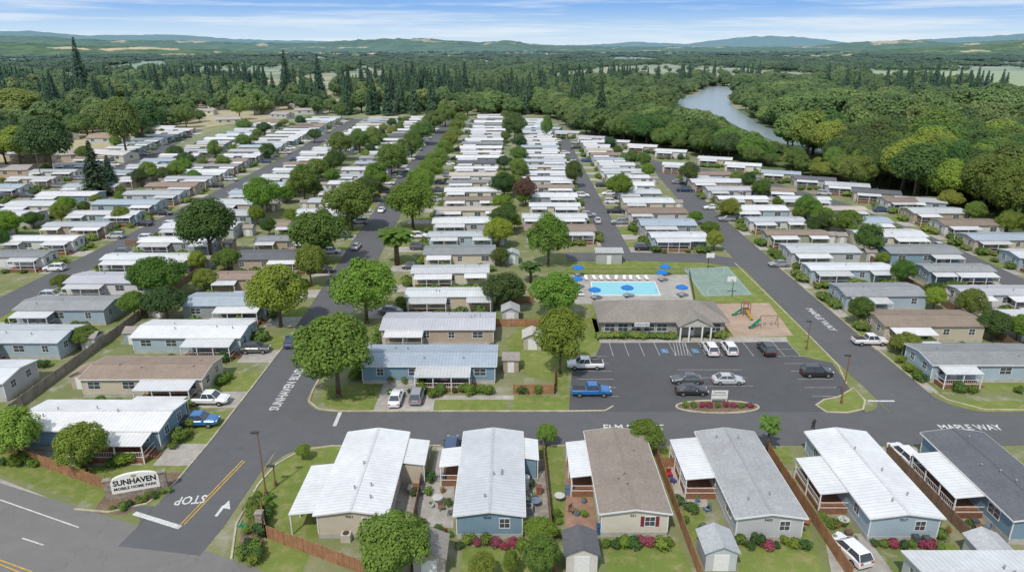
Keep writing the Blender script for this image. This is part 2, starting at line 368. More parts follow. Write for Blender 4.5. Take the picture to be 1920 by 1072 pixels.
# river
RIV=[(1258,193),(1268,186),(1305,178),(1324,165),(1350,161),(1386,168),(1362,181),(1378,204),(1428,236),(1504,262),(1560,273),(1720,296),(1700,312),(1540,288),(1450,264),(1388,240),(1345,216),(1298,205)]
rp=[G(*q) for q in RIV]
mb=MB(); mb.poly([(*q,.05) for q in rp]); o=mb.build('river',M['river']); o['kind']='structure'
def inpoly(x,y,P):
    c=False; j=len(P)-1
    for i in range(len(P)):
        if (P[i][1]>y)!=(P[j][1]>y) and x<(P[j][0]-P[i][0])*(y-P[i][1])/(P[j][1]-P[i][1])+P[i][0]: c=not c
        j=i
    return c
# ---------------------------------------------------------------- foliage prototypes
def leafquad(mb,p,n,s,rr):
    q=n.to_track_quat('Z','Y'); a=rr.uniform(0,6.28); u=q@Vector((math.cos(a),math.sin(a),0))*s; v=q@Vector((-math.sin(a),math.cos(a),0))*s*rr.uniform(.55,.9)
    mb.poly([p-u,p-v*.9,p+u,p+v])
def rdir(rr):
    while True:
        v=Vector((rr.uniform(-1,1),rr.uniform(-1,1),rr.uniform(-1,1)))
        if .05<v.length<1: return v.normalized()
def crown_broad(seed,h,r,n,ls,ncl=42,z0=.2,shape=1.0):
    rr=random.Random(seed); mb=MB(); cl=[]; zc=h*(.5+z0/2); rz=h*(1-z0)/2
    for i in range(ncl):
        d=rdir(rr); 
        if d.z<-.5: d.z*=.5
        k=rr.uniform(.58,.88); cr=rr.uniform(.17,.33)*r
        w=1.0-.28*max(0,d.z)*shape
        cl.append((Vector((d.x*r*k*w,d.y*r*k*w,zc+d.z*(rz-cr)*rr.uniform(.82,1.04))),cr))
    for i in range(7):
        cl.append((Vector((rr.uniform(-.3,.3)*r,rr.uniform(-.3,.3)*r,zc+rr.uniform(-.4,.5)*rz)),.46*r))
    tot=sum(c[1]**2 for c in cl); cen=Vector((0,0,zc))
    for c,cr in cl:
        for k in range(int(n*cr*cr/tot)):
            d=rdir(rr); out=(c-cen); 
            if out.length>.1: d=(d+out.normalized()*.5+Vector((0,0,.3))).normalized()
            p=c+d*cr*rr.uniform(.76,1.1); nn=(d+Vector((0,0,.4))+rdir(rr)*.36).normalized()
            leafquad(mb,p,nn,ls*rr.uniform(.65,1.35),rr)
    return mb,cl
def trunk_broad(cl,h,seed,tr=.28):
    rr=random.Random(seed); mb=MB(); top=Vector((rr.uniform(-.3,.3),rr.uniform(-.3,.3),h*.45))
    mb.tube((0,0,-.05),(0,0,.35),tr*1.5,tr,8); mb.tube((0,0,.35),top,tr,tr*.65,8)
    for c,cr in cl[:9]: mb.tube(top*rr.uniform(.6,1),c,tr*.42,tr*.1,5)
    return mb
def crown_con(seed,h,r,n,ls):
    rr=random.Random(seed); mb=MB(); nl=int(h*1.7)
    for k in range(nl):
        t=k/nl; z=h*(.08+.92*t); rad=r*(1-t)**.85*rr.uniform(.8,1.12)+.15; nb=max(4,int(11*(1-t))+3); a0=rr.uniform(0,6)
        for b in range(nb):
            a=a0+6.283*b/nb+rr.uniform(-.2,.2); L=rad*rr.uniform(.7,1.15); m_=max(2,int(n/(nl*9)*(.35+L/r)))
            for j in range(m_):
                s=rr.uniform(.15,1)**.7; w=.22*L*(1-.6*s); p=Vector((math.cos(a)*L*s+rr.uniform(-w,w),math.sin(a)*L*s+rr.uniform(-w,w),z-L*s*.28+rr.uniform(-.15,.2)))
                nn=(Vector((math.cos(a)*.7,math.sin(a)*.7,.8))+rdir(rr)*.4).normalized(); leafquad(mb,p,nn,ls*rr.uniform(.6,1.3),rr)
    return mb
TP={}
def mktree(key,name,crown,trunk):
    t=thing(name,'tree','tree',(0,0)); a=crown.build('crown',M['leaf'],t); b=trunk.build('trunk',M['trunk'],t,smooth=True); reg(t,a,b); TP.setdefault(key,[]).append(t)
for i in range(6):
    mb,cl_=crown_broad(10+i,10,4.6,11000,.185,ncl=48+i*7,shape=(1,.6,1.4,.9,1.8,.2)[i]); mktree('broad','broadleaf_tree',mb,trunk_broad(cl_,10,i))
mb=crown_con(5,20,3.7,7000,.3); tk=MB().tube((0,0,0),(0,0,19),.35,.05,8); mktree('conifer','conifer_tree',mb,tk)
mb=crown_con(8,20,4.3,7500,.32); tk=MB().tube((0,0,0),(0,0,19),.35,.05,8); mktree('conifer','conifer_tree',mb,tk)
def shrubmesh(seed,n=75,ls=.075):
    rr=random.Random(seed); mb=MB()
    cs=[(Vector((rr.uniform(-.28,.28),rr.uniform(-.28,.28),rr.uniform(.3,.6))),rr.uniform(.28,.42)) for _ in range(7)]
    for c,cr in cs:
        for k in range(n):
            d=rdir(rr); d.z=abs(d.z)*1.0 if rr.random()<.75 else d.z; d.normalize(); leafquad(mb,c+d*cr*rr.uniform(.8,1.05),(d+rdir(rr)*.4).normalized(),ls*rr.uniform(.7,1.3),rr)
    return mb
for i in range(3): mktree('shrub','shrub',shrubmesh(60+i),MB().tube((0,0,0),(0,0,.4),.05,.02,5))
def palm(seed):
    rr=random.Random(seed); cr=MB(); hh=5.2
    for k in range(64):
        a=rr.uniform(0,6.28); el=rr.uniform(-.7,1.25); L=rr.uniform(1.5,2.1); d=Vector((math.cos(a),math.sin(a),0)); prev=Vector((0,0,hh)); s=Vector((-math.sin(a),math.cos(a),0))
        for j in range(5):
            el2=el-j*.32; nx=prev+(d*math.cos(el2)+Vector((0,0,math.sin(el2))))*L/5
            w0=.34*math.sin(3.14*(j+.3)/5.6)+.04; w1=.34*math.sin(3.14*(j+1.3)/5.6)+.01
            cr.poly([prev-s*w0+Vector((0,0,-.12)),prev,nx,nx-s*w1+Vector((0,0,-.12))]); cr.poly([prev,prev+s*w0+Vector((0,0,-.12)),nx+s*w1+Vector((0,0,-.12)),nx]); prev=nx
    tk=MB().tube((0,0,0),(0,0,hh),.24,.17,8); mktree('palm','palm_tree',cr,tk)
palm(3)
LEAFC={'dark':(.115,.185,.05),'mid':(.165,.25,.055),'bright':(.21,.30,.06),'yellow':(.30,.36,.07),'deep':(.09,.15,.055),'red':(.17,.12,.075),'flower':(.34,.09,.14),'con':(.07,.125,.06)}
def plant(kind,x,y,h,w,tone,label,group=None,var=None):
    P=TP[kind]; pr=P[var if var is not None else R.randrange(len(P))]
    bh,bw={'broad':(10,9.2),'conifer':(20,8),'shrub':(.95,1.25),'palm':(6.6,3.8)}[kind]
    cc=tuple(c*R.uniform(.88,1.12) for c in LEAFC[tone])
    return dup(pr,(x,y),R.uniform(0,6.28),label,group,cc,(w/bw,w/bw,h/bh),{'broad':'tree','conifer':'conifer tree','shrub':'shrub','palm':'palm tree'}[kind])
def ptree(px,pyb,pyt,wpx,kind,tone,label,group=None):
    x,y=G(px,pyb); v=pyt-536; h=H-y*(F*S_+v*C_)/(F*C_-v*S_); plant(kind,x,y,h,wpx*ZC(y,h/2)/F*1.06,tone,label,group)
TL=[(635,742,590,150,'mid','huge spreading tree at the boulevard corner beside the blue home'),
(688,605,480,118,'bright','tall round tree on the boulevard beside the fourth east home'),
(527,612,495,100,'yellow','yellow-green tree on the left verge of the boulevard'),
(775,430,338,90,'mid','broad green tree overhanging the boulevard, right of the palm road car'),
(1050,705,575,88,'bright','tall bright tree left of the white pickup in the car park'),
(1042,600,508,92,'bright','leafy bright tree left of the pool clubhouse'),
(1028,500,400,80,'mid','tall oval green tree above the pool deck'),
(397,492,370,105,'dark','large dark tree among the homes left of the boulevard'),
(603,492,387,110,'dark','large dark tree on left boulevard verge near the dark roofed home'),
(585,537,455,58,'bright','narrow green tree just above the yellow-green boulevard tree'),
(660,432,337,90,'mid','round tree on the left verge across from the overhanging tree'),
(495,408,330,68,'mid','oval green tree in the middle of the left home rows'),
(690,378,330,55,'dark','dark spreading tree on left verge below the rounded crown tree'),
(735,332,268,62,'mid','rounded tree on the left verge halfway up the boulevard'),
(300,562,480,98,'dark','wide dark tree behind the homes beside the grey roofed home'),
(255,598,545,52,'mid','small round tree in the yard right of the grey home'),
(165,885,795,88,'bright','bushy bright tree beside the blue corner home near the sign'),
(40,862,765,98,'yellow','yellow-green bushy tree at the left edge by the wood fence'),
(740,1095,965,130,'bright','bright green tree at the bottom edge between two back yards'),
(1015,1085,1005,70,'mid','small tree at the bottom edge below the slate blue home'),
(1012,1020,972,62,'bright','green yard tree right of the slate blue bottom home'),
(905,1085,1036,50,'bright','low bush-like tree at the bottom edge left of the slim one'),
(958,1080,1030,32,'mid','slim small tree at the bottom edge below the blue home'),
(1210,850,787,64,'mid','round tree covering part of the ELM STREET lettering'),
(1025,838,795,38,'bright','small street tree below Elm Street between two white roofs'),
(570,862,832,28,'bright','tiny clipped tree on the boulevard corner lawn'),
(160,650,612,48,'mid','small tree right of the pale home at far left'),
(1160,378,325,52,'mid','round tree standing at the right side of the middle street'),
(1075,352,300,32,'dark','narrow dark tree on the left kerb of the middle street'),
(985,388,328,42,'red','reddish brown tree behind the central home row'),
(945,372,322,48,'deep','dark tree left of the reddish brown tree'),
(940,400,365,42,'bright','light green small tree below the dark central tree'),
(965,265,210,45,'dark','tall dark tree at the far end of the central rows'),
(1025,265,215,22,'mid','slim tree at the far end right of the tall dark one'),
(1365,412,372,46,'bright','light green tree right of the upper Maple Way'),
(1585,447,393,55,'mid','rounded tree among the right hand homes'),
(1540,427,388,44,'mid','smaller tree left of the rounded right hand tree'),
(1625,482,420,56,'dark','dark green tree above the grey right hand homes'),
(1290,350,303,38,'dark','dark conical tree near the top of Maple Way'),
(1205,318,285,28,'mid','small green tree near the top of the middle street homes'),
(1330,446,415,36,'mid','small orange-green tree beside the blue street end home'),
(1610,610,556,46,'dark','small dark tree in front of the blue home on Maple Way'),
(1695,665,622,52,'bright','bright small tree below the tan home on Maple Way'),
(1815,602,540,50,'mid','tree between homes at the right edge'),
(1750,562,530,38,'dark','small dark tree right of the blue Maple Way home'),
(1905,640,590,50,'mid','tree cut by the right edge behind the dark roofed home'),
(240,300,180,70,'mid','tall rounded tree in the far left neighbourhood'),
(100,330,215,95,'deep','massive dark tree at the left beyond the rows'),
(165,258,212,58,'mid','mid green tree left of the tall rounded one'),
(40,310,235,75,'yellow','light yellow-green tree at the far left edge'),
(270,270,185,80,'dark','dark large tree just beyond the left rows'),
(350,240,192,34,'bright','bright narrow tree beyond the left rows'),
(450,225,182,36,'yellow','light green tree near the far left homes'),
(35,230,165,90,'yellow','big yellow-green tree group at the far left edge of the woods'),
(640,225,192,30,'mid','tree standing at the far end of the left street')]
for px,b,t,w,tone,lab in TL: ptree(px,b,t,w,'broad',tone,lab)
bt=[(772,300,245,48),(792,272,226,46),(815,250,207,42),(835,238,195,38),(708,362,304,50)]
for i,(px,b,t,w) in enumerate(bt): ptree(px,b,t,w,'broad','mid',f'round street tree, {ordn(i+1)} of the far left-verge trees up the boulevard')
bt=[(788,372,313,54),(808,346,296,46),(822,326,278,42),(834,302,262,36),(844,285,249,34),(851,268,237,32),(858,252,223,32),(864,238,209,32)]
for i,(px,b,t,w) in enumerate(bt): ptree(px,b,t,w,'broad','bright',f'{ordn(i+1)} tree of the continuous bright row right of the boulevard')
bt=[(640,302,246,45),(675,288,240,36),(700,278,236,34),(572,378,306,50),(554,370,330,34),(596,342,296,40),(628,330,280,34),(420,318,290,26),(310,345,312,30),(505,300,268,30),(590,268,240,26),(120,545,515,40),(405,300,262,28),(460,250,222,30),(365,345,318,28),(280,335,302,30),(230,420,385,32),(330,300,272,30)]
for i,(px,b,t,w) in enumerate(bt): ptree(px,b,t,w,'broad',R.choice(['mid','dark','bright']),f'{ordn(i+1)} green tree between the two left home rows')
ptree(185,368,262,62,'conifer','con','dark conifer rising from the left home rows')
ptree(210,352,290,34,'conifer','con','small conifer right of the dark conifer in the left rows')
ptree(1437,850,776,48,'palm','mid','fan palm in the yard below Elm Street'); ptree(745,497,424,78,'palm','dark','big palm on the right verge of the boulevard')
ptree(995,530,490,50,'palm','deep','low feathery palm in the yard left of the pool')
# ---------------------------------------------------------------- shared small meshes
def winmesh(w,h):
    a=MB(); t=.07
    a.box(-w/2-t,w/2+t,-.05,0,-h/2-t,-h/2).box(-w/2-t,w/2+t,-.05,0,h/2,h/2+t).box(-w/2-t,-w/2,-.05,0,-h/2,h/2).box(w/2,w/2+t,-.05,0,-h/2,h/2)
    a.box(-.02,.02,-.04,0,-h/2,h/2).box(-w/2,-.02,-.039,0,-.02,.02).box(.02,w/2,-.039,0,-.02,.02)
    f=a.build('window',M['white'],link=False); g=MB().box(-w/2,w/2,-.02,.0,-h/2,h/2).build('pane',M['glass'],link=False)
    return f.data,g.data
WM={1.0:winmesh(1.0,1.1),1.7:winmesh(1.7,1.1)}
doorme=MB().box(-.5,.5,-.06,0,0,2.05).build('door',M['white'],link=False).data
doorglass=MB().box(-.3,.3,-.075,-.062,1.1,1.8).build('pane',M['glass'],link=False).data
postme=MB().box(-.06,.06,-.06,.06,0,1).build('post',M['white'],link=False).data
ventme=MB().tube((0,0,-.1),(0,0,.35),.07,.07,6).tube((0,0,.35),(0,0,.42),.14,.1,6).build('roof_vent',M['steel'],link=False).data
def home(x,y,rot,L,W,wall,roof,kind,label,group,det,porch,num=None,hw=3.0,cat='mobile home',pitch=.15,shut=None):
    t=thing('mobile_home' if cat=='mobile home' else 'house',label,cat,(x,y),rot,group)
    pk_=hw+W/2*pitch; a=MB()
    for sx in (-1,1):
        X=sx*L/2; a.poly([(X,-W/2,0),(X,W/2,0),(X,W/2,hw),(X,0,pk_),(X,-W/2,hw)])
    for sy in (-1,1):
        Y=sy*W/2; a.poly([(-L/2,Y,0),(L/2,Y,0),(L/2,Y,hw),(-L/2,Y,hw)])
    a.build('wall',M['siding'],t,color=wall)
    o=.32; th=.14; r=MB(); prof=[(-W/2-o,hw-o*pitch),(0,pk_),(W/2+o,hw-o*pitch),(W/2+o,hw-o*pitch+th),(0,pk_+th),(-W/2-o,hw-o*pitch+th)]
    r.loft([[(X,q[0],q[1]+.003) for q in prof] for X in (-L/2-o,L/2+o)])
    rf=r.build('roof',M[kind],t,color=roof)
    MB().box(-L/2-o+.03,L/2+o-.03,-.15,.15,pk_+th-.01,pk_+th+.035).build('ridge_cap',M['plain'],rf,color=tuple(c*.84 for c in roof))
    if det>=1:
        e=.04; s=MB().box(-L/2-e,L/2+e,-W/2-e,W/2+e,-.02,.62); s.build('skirting',M['skirt'],t)
        if det>=2:
            fb=MB(); 
            fp=((-W/2-o,hw-o*pitch-.03),(0,pk_-.03),(W/2+o,hw-o*pitch-.03),(W/2+o,hw-o*pitch+th+.01),(0,pk_+th+.01),(-W/2-o,hw-o*pitch+th+.01))
            for sx in (-1,1):
                X=sx*(L/2+o+.02)
                fb.loft([[(X-.02,q[0],q[1]) for q in fp],[(X+.02,q[0],q[1]) for q in fp]])
            for sy in (-1,1): fb.box(-L/2-o,L/2+o,sy*(W/2+o+.035)-.03,sy*(W/2+o+.035)+.03,hw-o*pitch-.02,hw-o*pitch+.12)
            for sx in (-1,1):
                for sy in (-1,1): fb.box(sx*(L/2+.012)-.05,sx*(L/2+.012)+.05,sy*(W/2+.012)-.05,sy*(W/2+.012)+.05,.62,hw-.1)
            fb.build('trim',M['white'],t)
        for k in range(4 if det>=2 else 2):
            vy=R.uniform(-.3,.3)*W; mo('roof_vent',ventme,rf,(R.uniform(-.4,.4)*L,vy,pk_+th-abs(vy)*pitch))
    def P(side,al,d):
        return {'S':(al,-W/2-d),'N':(al,W/2+d),'E':(L/2+d,al),'W':(-L/2-d,al)}[side]
    RZ={'S':0,'N':math.pi,'E':math.pi/2,'W':-math.pi/2}
    def win(side,al,w,z=1.95):
        f,g=WM[w]; o1=mo('window',f,t,(*P(side,al,0),z),RZ[side]); mo('pane',g,o1)
        if shut and det>=2:
            for s in (-1,1): MB().box(s*(w/2+.27)-.18,s*(w/2+.27)+.18,-.05,0,-.6,.6).build('shutter',M['plain'],o1,color=shut)
    n=max(2,int(L/4.2))
    if det>=1:
        for sd in (('S','N') if det>=2 else ('S',)):
            for k in range(n): win(sd,-L/2+(k+.5)*L/n+R.uniform(-.5,.5),R.choice([1.0,1.7]))
        for sd in ('E','W'):
            win(sd,-W*.23,1.0)
            if det<2 or not num: win(sd,W*.23,1.0)
    elif L>9:
        for k in range(3): win('S',-L/2+(k+.5)*L/3,1.7)
        win('E' if x<0 else 'W',0,1.7)
    pc_=R.choice([(.64,.65,.65),(.58,.59,.60),(.66,.66,.65),(.50,.51,.51)]) if not num else (.66,.67,.67)
    for (sd,a0,a1,dp,deck) in porch:
        z1=hw-.16; z0=hw-.5; mb=MB(); a0,a1=min(a0,a1),max(a0,a1)
        q=[(a0,.0,z1),(a1,.0,z1),(a1,dp,z0),(a0,dp,z0)]
        mb.loft([[(*P(sd,u,d),z) for u,d,z in q],[(*P(sd,u,d),z+.09) for u,d,z in q]])
        mb.build('porch_roof',M['metal'],t,color=pc_)
        npst=max(2,int((a1-a0)/2.6)+1)
        if det>=1:
            for k in range(npst):
                u=a0+.12+(a1-a0-.24)*k/(npst-1); p_=mo('post',postme,t,(*P(sd,u,dp-.15),0)); p_.scale=(1,1,z0)
        if deck==2:
            c0=P(sd,a0+.2,.02); c1=P(sd,a1-.2,dp-.3); MB().box(min(c0[0],c1[0]),max(c0[0],c1[0]),min(c0[1],c1[1]),max(c0[1],c1[1]),0,z0).build('annex',M['siding'],t,color=wall)
        if deck==1 and det>=1:
            c0=P(sd,a0,.02); c1=P(sd,a1,dp-.25)
            MB().box(min(c0[0],c1[0]),max(c0[0],c1[0]),min(c0[1],c1[1]),max(c0[1],c1[1]),0,.6).build('porch_deck',M['deck'],t)
            rl=MB(); pa=P(sd,a0,dp-.3); pb=P(sd,a1,dp-.3); pc=P(sd,a0,.1); pd=P(sd,a1,.1)
            for zz in (.85,1.5):
                rl.tube((*pa,zz),(*pb,zz),.035,n=4); rl.tube((*pa,zz),(*pc,zz),.035,n=4); rl.tube((*pb,zz),(*pd,zz),.035,n=4)
            if det>=2:
                kk=int((a1-a0)/.3)
                for k in range(kk): u=a0+(a1-a0)*(k+.5)/kk; rl.tube((*P(sd,u,dp-.3),.6),(*P(sd,u,dp-.3),1.5),.02,n=4)
            rl.build('railing',M['white'],t)
            dm=mo('door',doorme,t,(*P(sd,(a0+a1)/2,.0),.62),RZ[sd]); mo('pane',doorglass,dm)
            st=MB(); 
            for k in range(3):
                u0,u1=a1+.05+.3*k,a1+.05+.3*(k+1); e0=P(sd,u0,.6); e1=P(sd,u1,1.8)
                st.box(min(e0[0],e1[0]),max(e0[0],e1[0]),min(e0[1],e1[1]),max(e0[1],e1[1]),0,.5-.16*k)
            st.build('steps',M['deck'],t)
    if num: wall_text('house_number',num,.42,t,M['letter'],(-L/2-.03,0.2,hw-.35),(math.pi/2,0,-math.pi/2))
    return t
WALL={'slate blue':(.20,.30,.38),'pale blue':(.37,.46,.52),'light grey':(.48,.49,.49),'beige':(.54,.475,.37),'cream':(.63,.585,.48),'white':(.64,.64,.62),'tan':(.44,.36,.27),'sage':(.34,.37,.29),'grey':(.32,.34,.36)}
ROOF={'white metal':((.635,.645,.655),'metal'),'light grey metal':((.47,.49,.51),'metal'),'blue-grey metal':((.36,.42,.47),'metal'),'brown shingle':((.29,.225,.18),'shingle'),'grey shingle':((.28,.29,.30),'shingle'),'dark shingle':((.14,.145,.16),'shingle'),'tan metal':((.50,.45,.38),'metal')}
def jit(c,k=.06):
    g=R.uniform(1-k,1+k); return tuple(min(.8,v*g*R.uniform(.98,1.02)) for v in c)
BR=[(-16.4,65.5,15.2,7.0,'beige','white metal',[('N',-7.2,1.5,3.1,0),('S',1.6,6.8,2.9,2)],'7051','cream gable mobile home with white metal roof at the boulevard corner',None),
(-2.3,65.5,15.4,6.7,'slate blue','light grey metal',[('N',1.2,5.0,2.7,1),('S',2.6,7,2.1,2)],'4225','slate blue mobile home with ribbed light grey roof below Elm Street',None),
(12.6,65.7,15.2,6.8,'cream','brown shingle',[('N',-1,6.2,2.7,1)],'231','cream mobile home with brown shingle roof and maroon shutters',(.2,.03,.05)),
(26.2,65.3,15.8,6.7,'light grey','grey shingle',[('N',-1,7.2,3.6,1)],'3405','light grey mobile home with grey shingle roof left of the palm',None),
(39.9,65.3,15.8,7.0,'pale blue','white metal',[('N',-3.6,3.2,3.3,1)],'7017','pale blue mobile home with bright white roof beside the white car',None),
(54.2,65.0,16,7.2,'slate blue','dark shingle',[('N',-4,4.4,3.4,1)],'8211','slate blue mobile home with dark shingle roof at bottom right corner',None)]
for x,y,L,W,wn,rn,po,num,lab,sh in BR:
    rc,k=ROOF[rn]
    if rn=='brown shingle': rc=(.29,.245,.205)
    if rn=='grey shingle': rc=(.39,.40,.405)
    if rn=='white metal': rc=(.70,.71,.72)
    if rn=='light grey metal': rc=(.54,.56,.58)
    home(x,y,math.pi/2,L,W,WALL[wn],rc,k,lab,'mobile homes',2,po,num,shut=sh)
home(43,49.2,0,12,6,WALL['light grey'],ROOF['white metal'][0],'metal','white roof of a mobile home cut by the bottom right edge','mobile homes',1,[])
lawn=MB(); drv=MB()
def rectw(mb,x,y,rot,x0,x1,y0,y1,z):
    c,s=math.cos(rot),math.sin(rot); mb.poly([(x+a*c-b*s,y+a*s+b*c,z) for a,b in ((x0,y0),(x1,y0),(x1,y1),(x0,y1))])
# cars -----------------------------------------------
def carproto(kind):
    t=thing('parked_car','car','car',(0,0)); a=MB()
    if kind=='sedan': L=4.7; sec=[(-2.35,.32,.70,.74),(-2.2,.25,.93,.85),(-1.3,.2,1.0,.91),(0,.2,.98,.92),(1.1,.2,.96,.91),(2.0,.22,.80,.86),(2.35,.32,.62,.70)]; cb=(-1.85,1.15,.8,.96); ct=(-1.05,.25,.60,1.44)
    elif kind=='suv': L=4.7; sec=[(-2.35,.4,.85,.80),(-2.25,.3,1.05,.90),(-1.3,.25,1.1,.95),(0,.25,1.08,.96),(1.1,.25,1.06,.95),(2.1,.27,.95,.90),(2.35,.38,.72,.76)]; cb=(-2.28,1.25,.84,1.05); ct=(-1.85,.35,.66,1.68)
    else: L=5.7; sec=[(-2.85,.5,1.0,.90),(-2.8,.45,1.12,.95),(-1.5,.4,1.14,.98),(0,.4,1.14,.98),(1.3,.4,1.14,.98),(2.5,.42,1.05,.94),(2.85,.5,.85,.82)]; cb=(-.75,1.5,.88,1.12); ct=(-.55,.75,.72,1.8)
    rings=[]
    for x,zb,zt,w in sec: rings.append([(x,-w*.9,zb),(x,-w,zb+.18),(x,-w,zt-.14),(x,-w*.86,zt),(x,w*.86,zt),(x,w,zt-.14),(x,w,zb+.18),(x,w*.9,zb)])
    a.loft(rings); body=a.build('body',M['car'],t)
    x0,x1,w,z=cb; u0,u1,v,zz=ct
    g=MB().loft([[(x0,-w,z-.05),(x1,-w,z-.05),(x1,w,z-.05),(x0,w,z-.05)],[(u0,-v,zz),(u1,-v,zz),(u1,v,zz),(u0,v,zz)]]).build('windows',M['glass'],t)
    r=MB().loft([[(u0-.06,-v-.03,zz),(u1+.06,-v-.03,zz),(u1+.06,v+.03,zz),(u0-.06,v+.03,zz)],[(u0+.1,-v+.08,zz+.06),(u1-.1,-v+.08,zz+.06),(u1-.1,v-.08,zz+.06),(u0+.1,v-.08,zz+.06)]])
    for s in (-1,1):
        r.tube((x0,s*w,z-.03),(u0,s*v,zz),.05,n=4); r.tube((x1,s*w,z-.03),(u1,s*v,zz),.045,n=4)
        m_=(x0+x1)/2; r.tube((m_,s*(w+.01),z-.03),((u0+u1)/2,s*(v+.01),zz),.05,n=4)
        r.box(x1-.55,x1-.3,s*(w+.16)-.08,s*(w+.16)+.08,z+.02,z+.15)
    rf=r.build('roof',M['car'],t); kids=[body,g,rf]
    if kind=='pickup': kids.append(MB().box(-2.7,-.85,-.78,.78,1.1,1.146).build('cargo_bed',M['darkmetal'],t))
    wb=1.42 if kind!='pickup' else 1.75; rad=.33 if kind=='sedan' else .38; wy=(.93 if kind=='sedan' else .97)
    for sx in (-1,1):
        for s in (-1,1):
            o=MB().tube((0,-.13,0),(0,.13,0),rad,n=14).build('wheel',M['tyre'],t,(sx*wb,s*(wy-.11),rad)); ri=MB().tube((0,-.145,0),(0,.145,0),rad*.58,n=10).build('rim',M['steel'],o); KIDS[o.name]=[ri]; kids.append(o)
    z=.62 if kind=='sedan' else .8
    if kind=='pickup': z=.88
    for s in (-1,1):
        kids.append(MB().box(L/2-.16,L/2-.02,s*.58-.16,s*.58+.16,z-.1,z+.05).build('headlight',M['lampg'],t)); kids.append(MB().box(-L/2-.01,-L/2+.12,s*.62-.15,s*.62+.15,z,z+.16).build('taillight',M['red'],t))
    kids.append(MB().box(L/2-.05,L/2+.015,-.4,.4,z-.28,z-.06).build('grille',M['darkmetal'],t))
    return reg(t,*kids)
CAR={k:carproto(k) for k in ('sedan','suv','pickup')}
CC={'white':(.72,.72,.72),'silver':(.46,.47,.48),'dark grey':(.085,.09,.095),'black':(.025,.026,.028),'blue':(.02,.14,.38),'dark blue':(.03,.065,.14),'red':(.24,.03,.03),'grey':(.25,.26,.27)}
def car(kind,x,y,rz,cn,label,group=None):
    o=dup(CAR[kind],(x,y,.06),rz,label,group,CC[cn]); o['category']='pickup truck' if kind=='pickup' else 'car'; o.name={'sedan':'parked_car','suv':'parked_suv','pickup':'pickup_truck'}[kind]
W2=math.pi/2
for k,px,py,rz,cn,lab in [('pickup',393,756,0,'white','white pickup truck on the driveway above the blue pickup'),
('pickup',371,797,0.05,'blue','bright blue pickup parked beside the corner home near the sign'),
('suv',480,660,0.05,'dark grey','dark SUV on the driveway left of the boulevard'),
('sedan',546,645,W2+.1,'dark blue','dark blue car driving on the boulevard near the lettering'),
('sedan',743,752,W2,'white','white car parked on the concrete pad before the blue home'),
('suv',782,748,W2,'grey','grey SUV parked right of the white car on the pad'),
('pickup',1097,690,math.pi,'white','white pickup at the left side of the parking lot'),
('pickup',1108,740,0,'blue','blue pickup at the left side of the parking lot'),
('suv',1331,660,W2,'white','left one of the two white cars nosed towards the clubhouse'),
('suv',1366,659,W2,'white','right one of the two white cars nosed towards the clubhouse'),
('suv',1436,660,W2,'black','black SUV parked at the clubhouse end of the lot'),
('sedan',1287,717,math.pi,'dark grey','dark grey sedan in the centre of the parking lot, upper of two'),
('sedan',1296,738,0,'black','black sedan beside the white sign in the lot, lower of two'),
('sedan',1364,718,0,'silver','silver sedan in the centre stalls of the parking lot'),
('suv',1530,704,0,'black','black SUV alone at the right side of the parking lot'),
('suv',1693,860,W2+.1,'white','white SUV parked between two bottom homes below Maple Way'),
('suv',847,846,W2,'dark blue','dark blue car half under the porch awning below Elm Street'),
('suv',1590,1040,W2+.3,'white','white SUV in the back driveway at the bottom right'),
('sedan',668,466,W2,'silver','silver car driving up the middle of the boulevard'),
('sedan',716,397,W2,'white','small white car further up the boulevard'),
('suv',785,446,0,'white','white car by the palm on the boulevard right side'),
('sedan',1120,417,W2,'silver','silver car on the middle street near its bend')]:
    car(k,*G(px,py),rz,cn,lab)
# rows of homes ------------------------------------------------
SHR=[]
def hedge(x,y,lab,grp,tone='mid',s=1.0): SHR.append((y,x,lab,grp,tone,s))
OV={('E',0):('slate blue','blue-grey metal'),('E',1):('tan','light grey metal'),('E',2):('beige','white metal'),('E',3):('cream','light grey metal'),('E',4):('beige','grey shingle'),('E',5):('pale blue','light grey metal'),('E',6):('light grey','white metal'),
('B',0):('slate blue','white metal'),('B',1):('beige','brown shingle'),('B',2):('pale blue','white metal'),('B',3):('grey','blue-grey metal'),('B',4):('tan','brown shingle'),('B',5):('tan','dark shingle'),
('A',0):('light grey','white metal'),('A',1):('pale blue','light grey metal'),('A',2):('pale blue','grey shingle'),('A',3):('white','light grey metal'),('A',4):('pale blue','white metal'),
('M',0):('pale blue','grey shingle'),('M',1):('beige','brown shingle'),('M',2):('pale blue','grey shingle'),('M',3):('pale blue','white metal'),('M',4):('light grey','light grey metal'),('M',5):('sage','brown shingle'),
('S',0):('pale blue','white metal')}
def curve_x(x0,s,y0): return lambda y:x0+s*(y-y0)
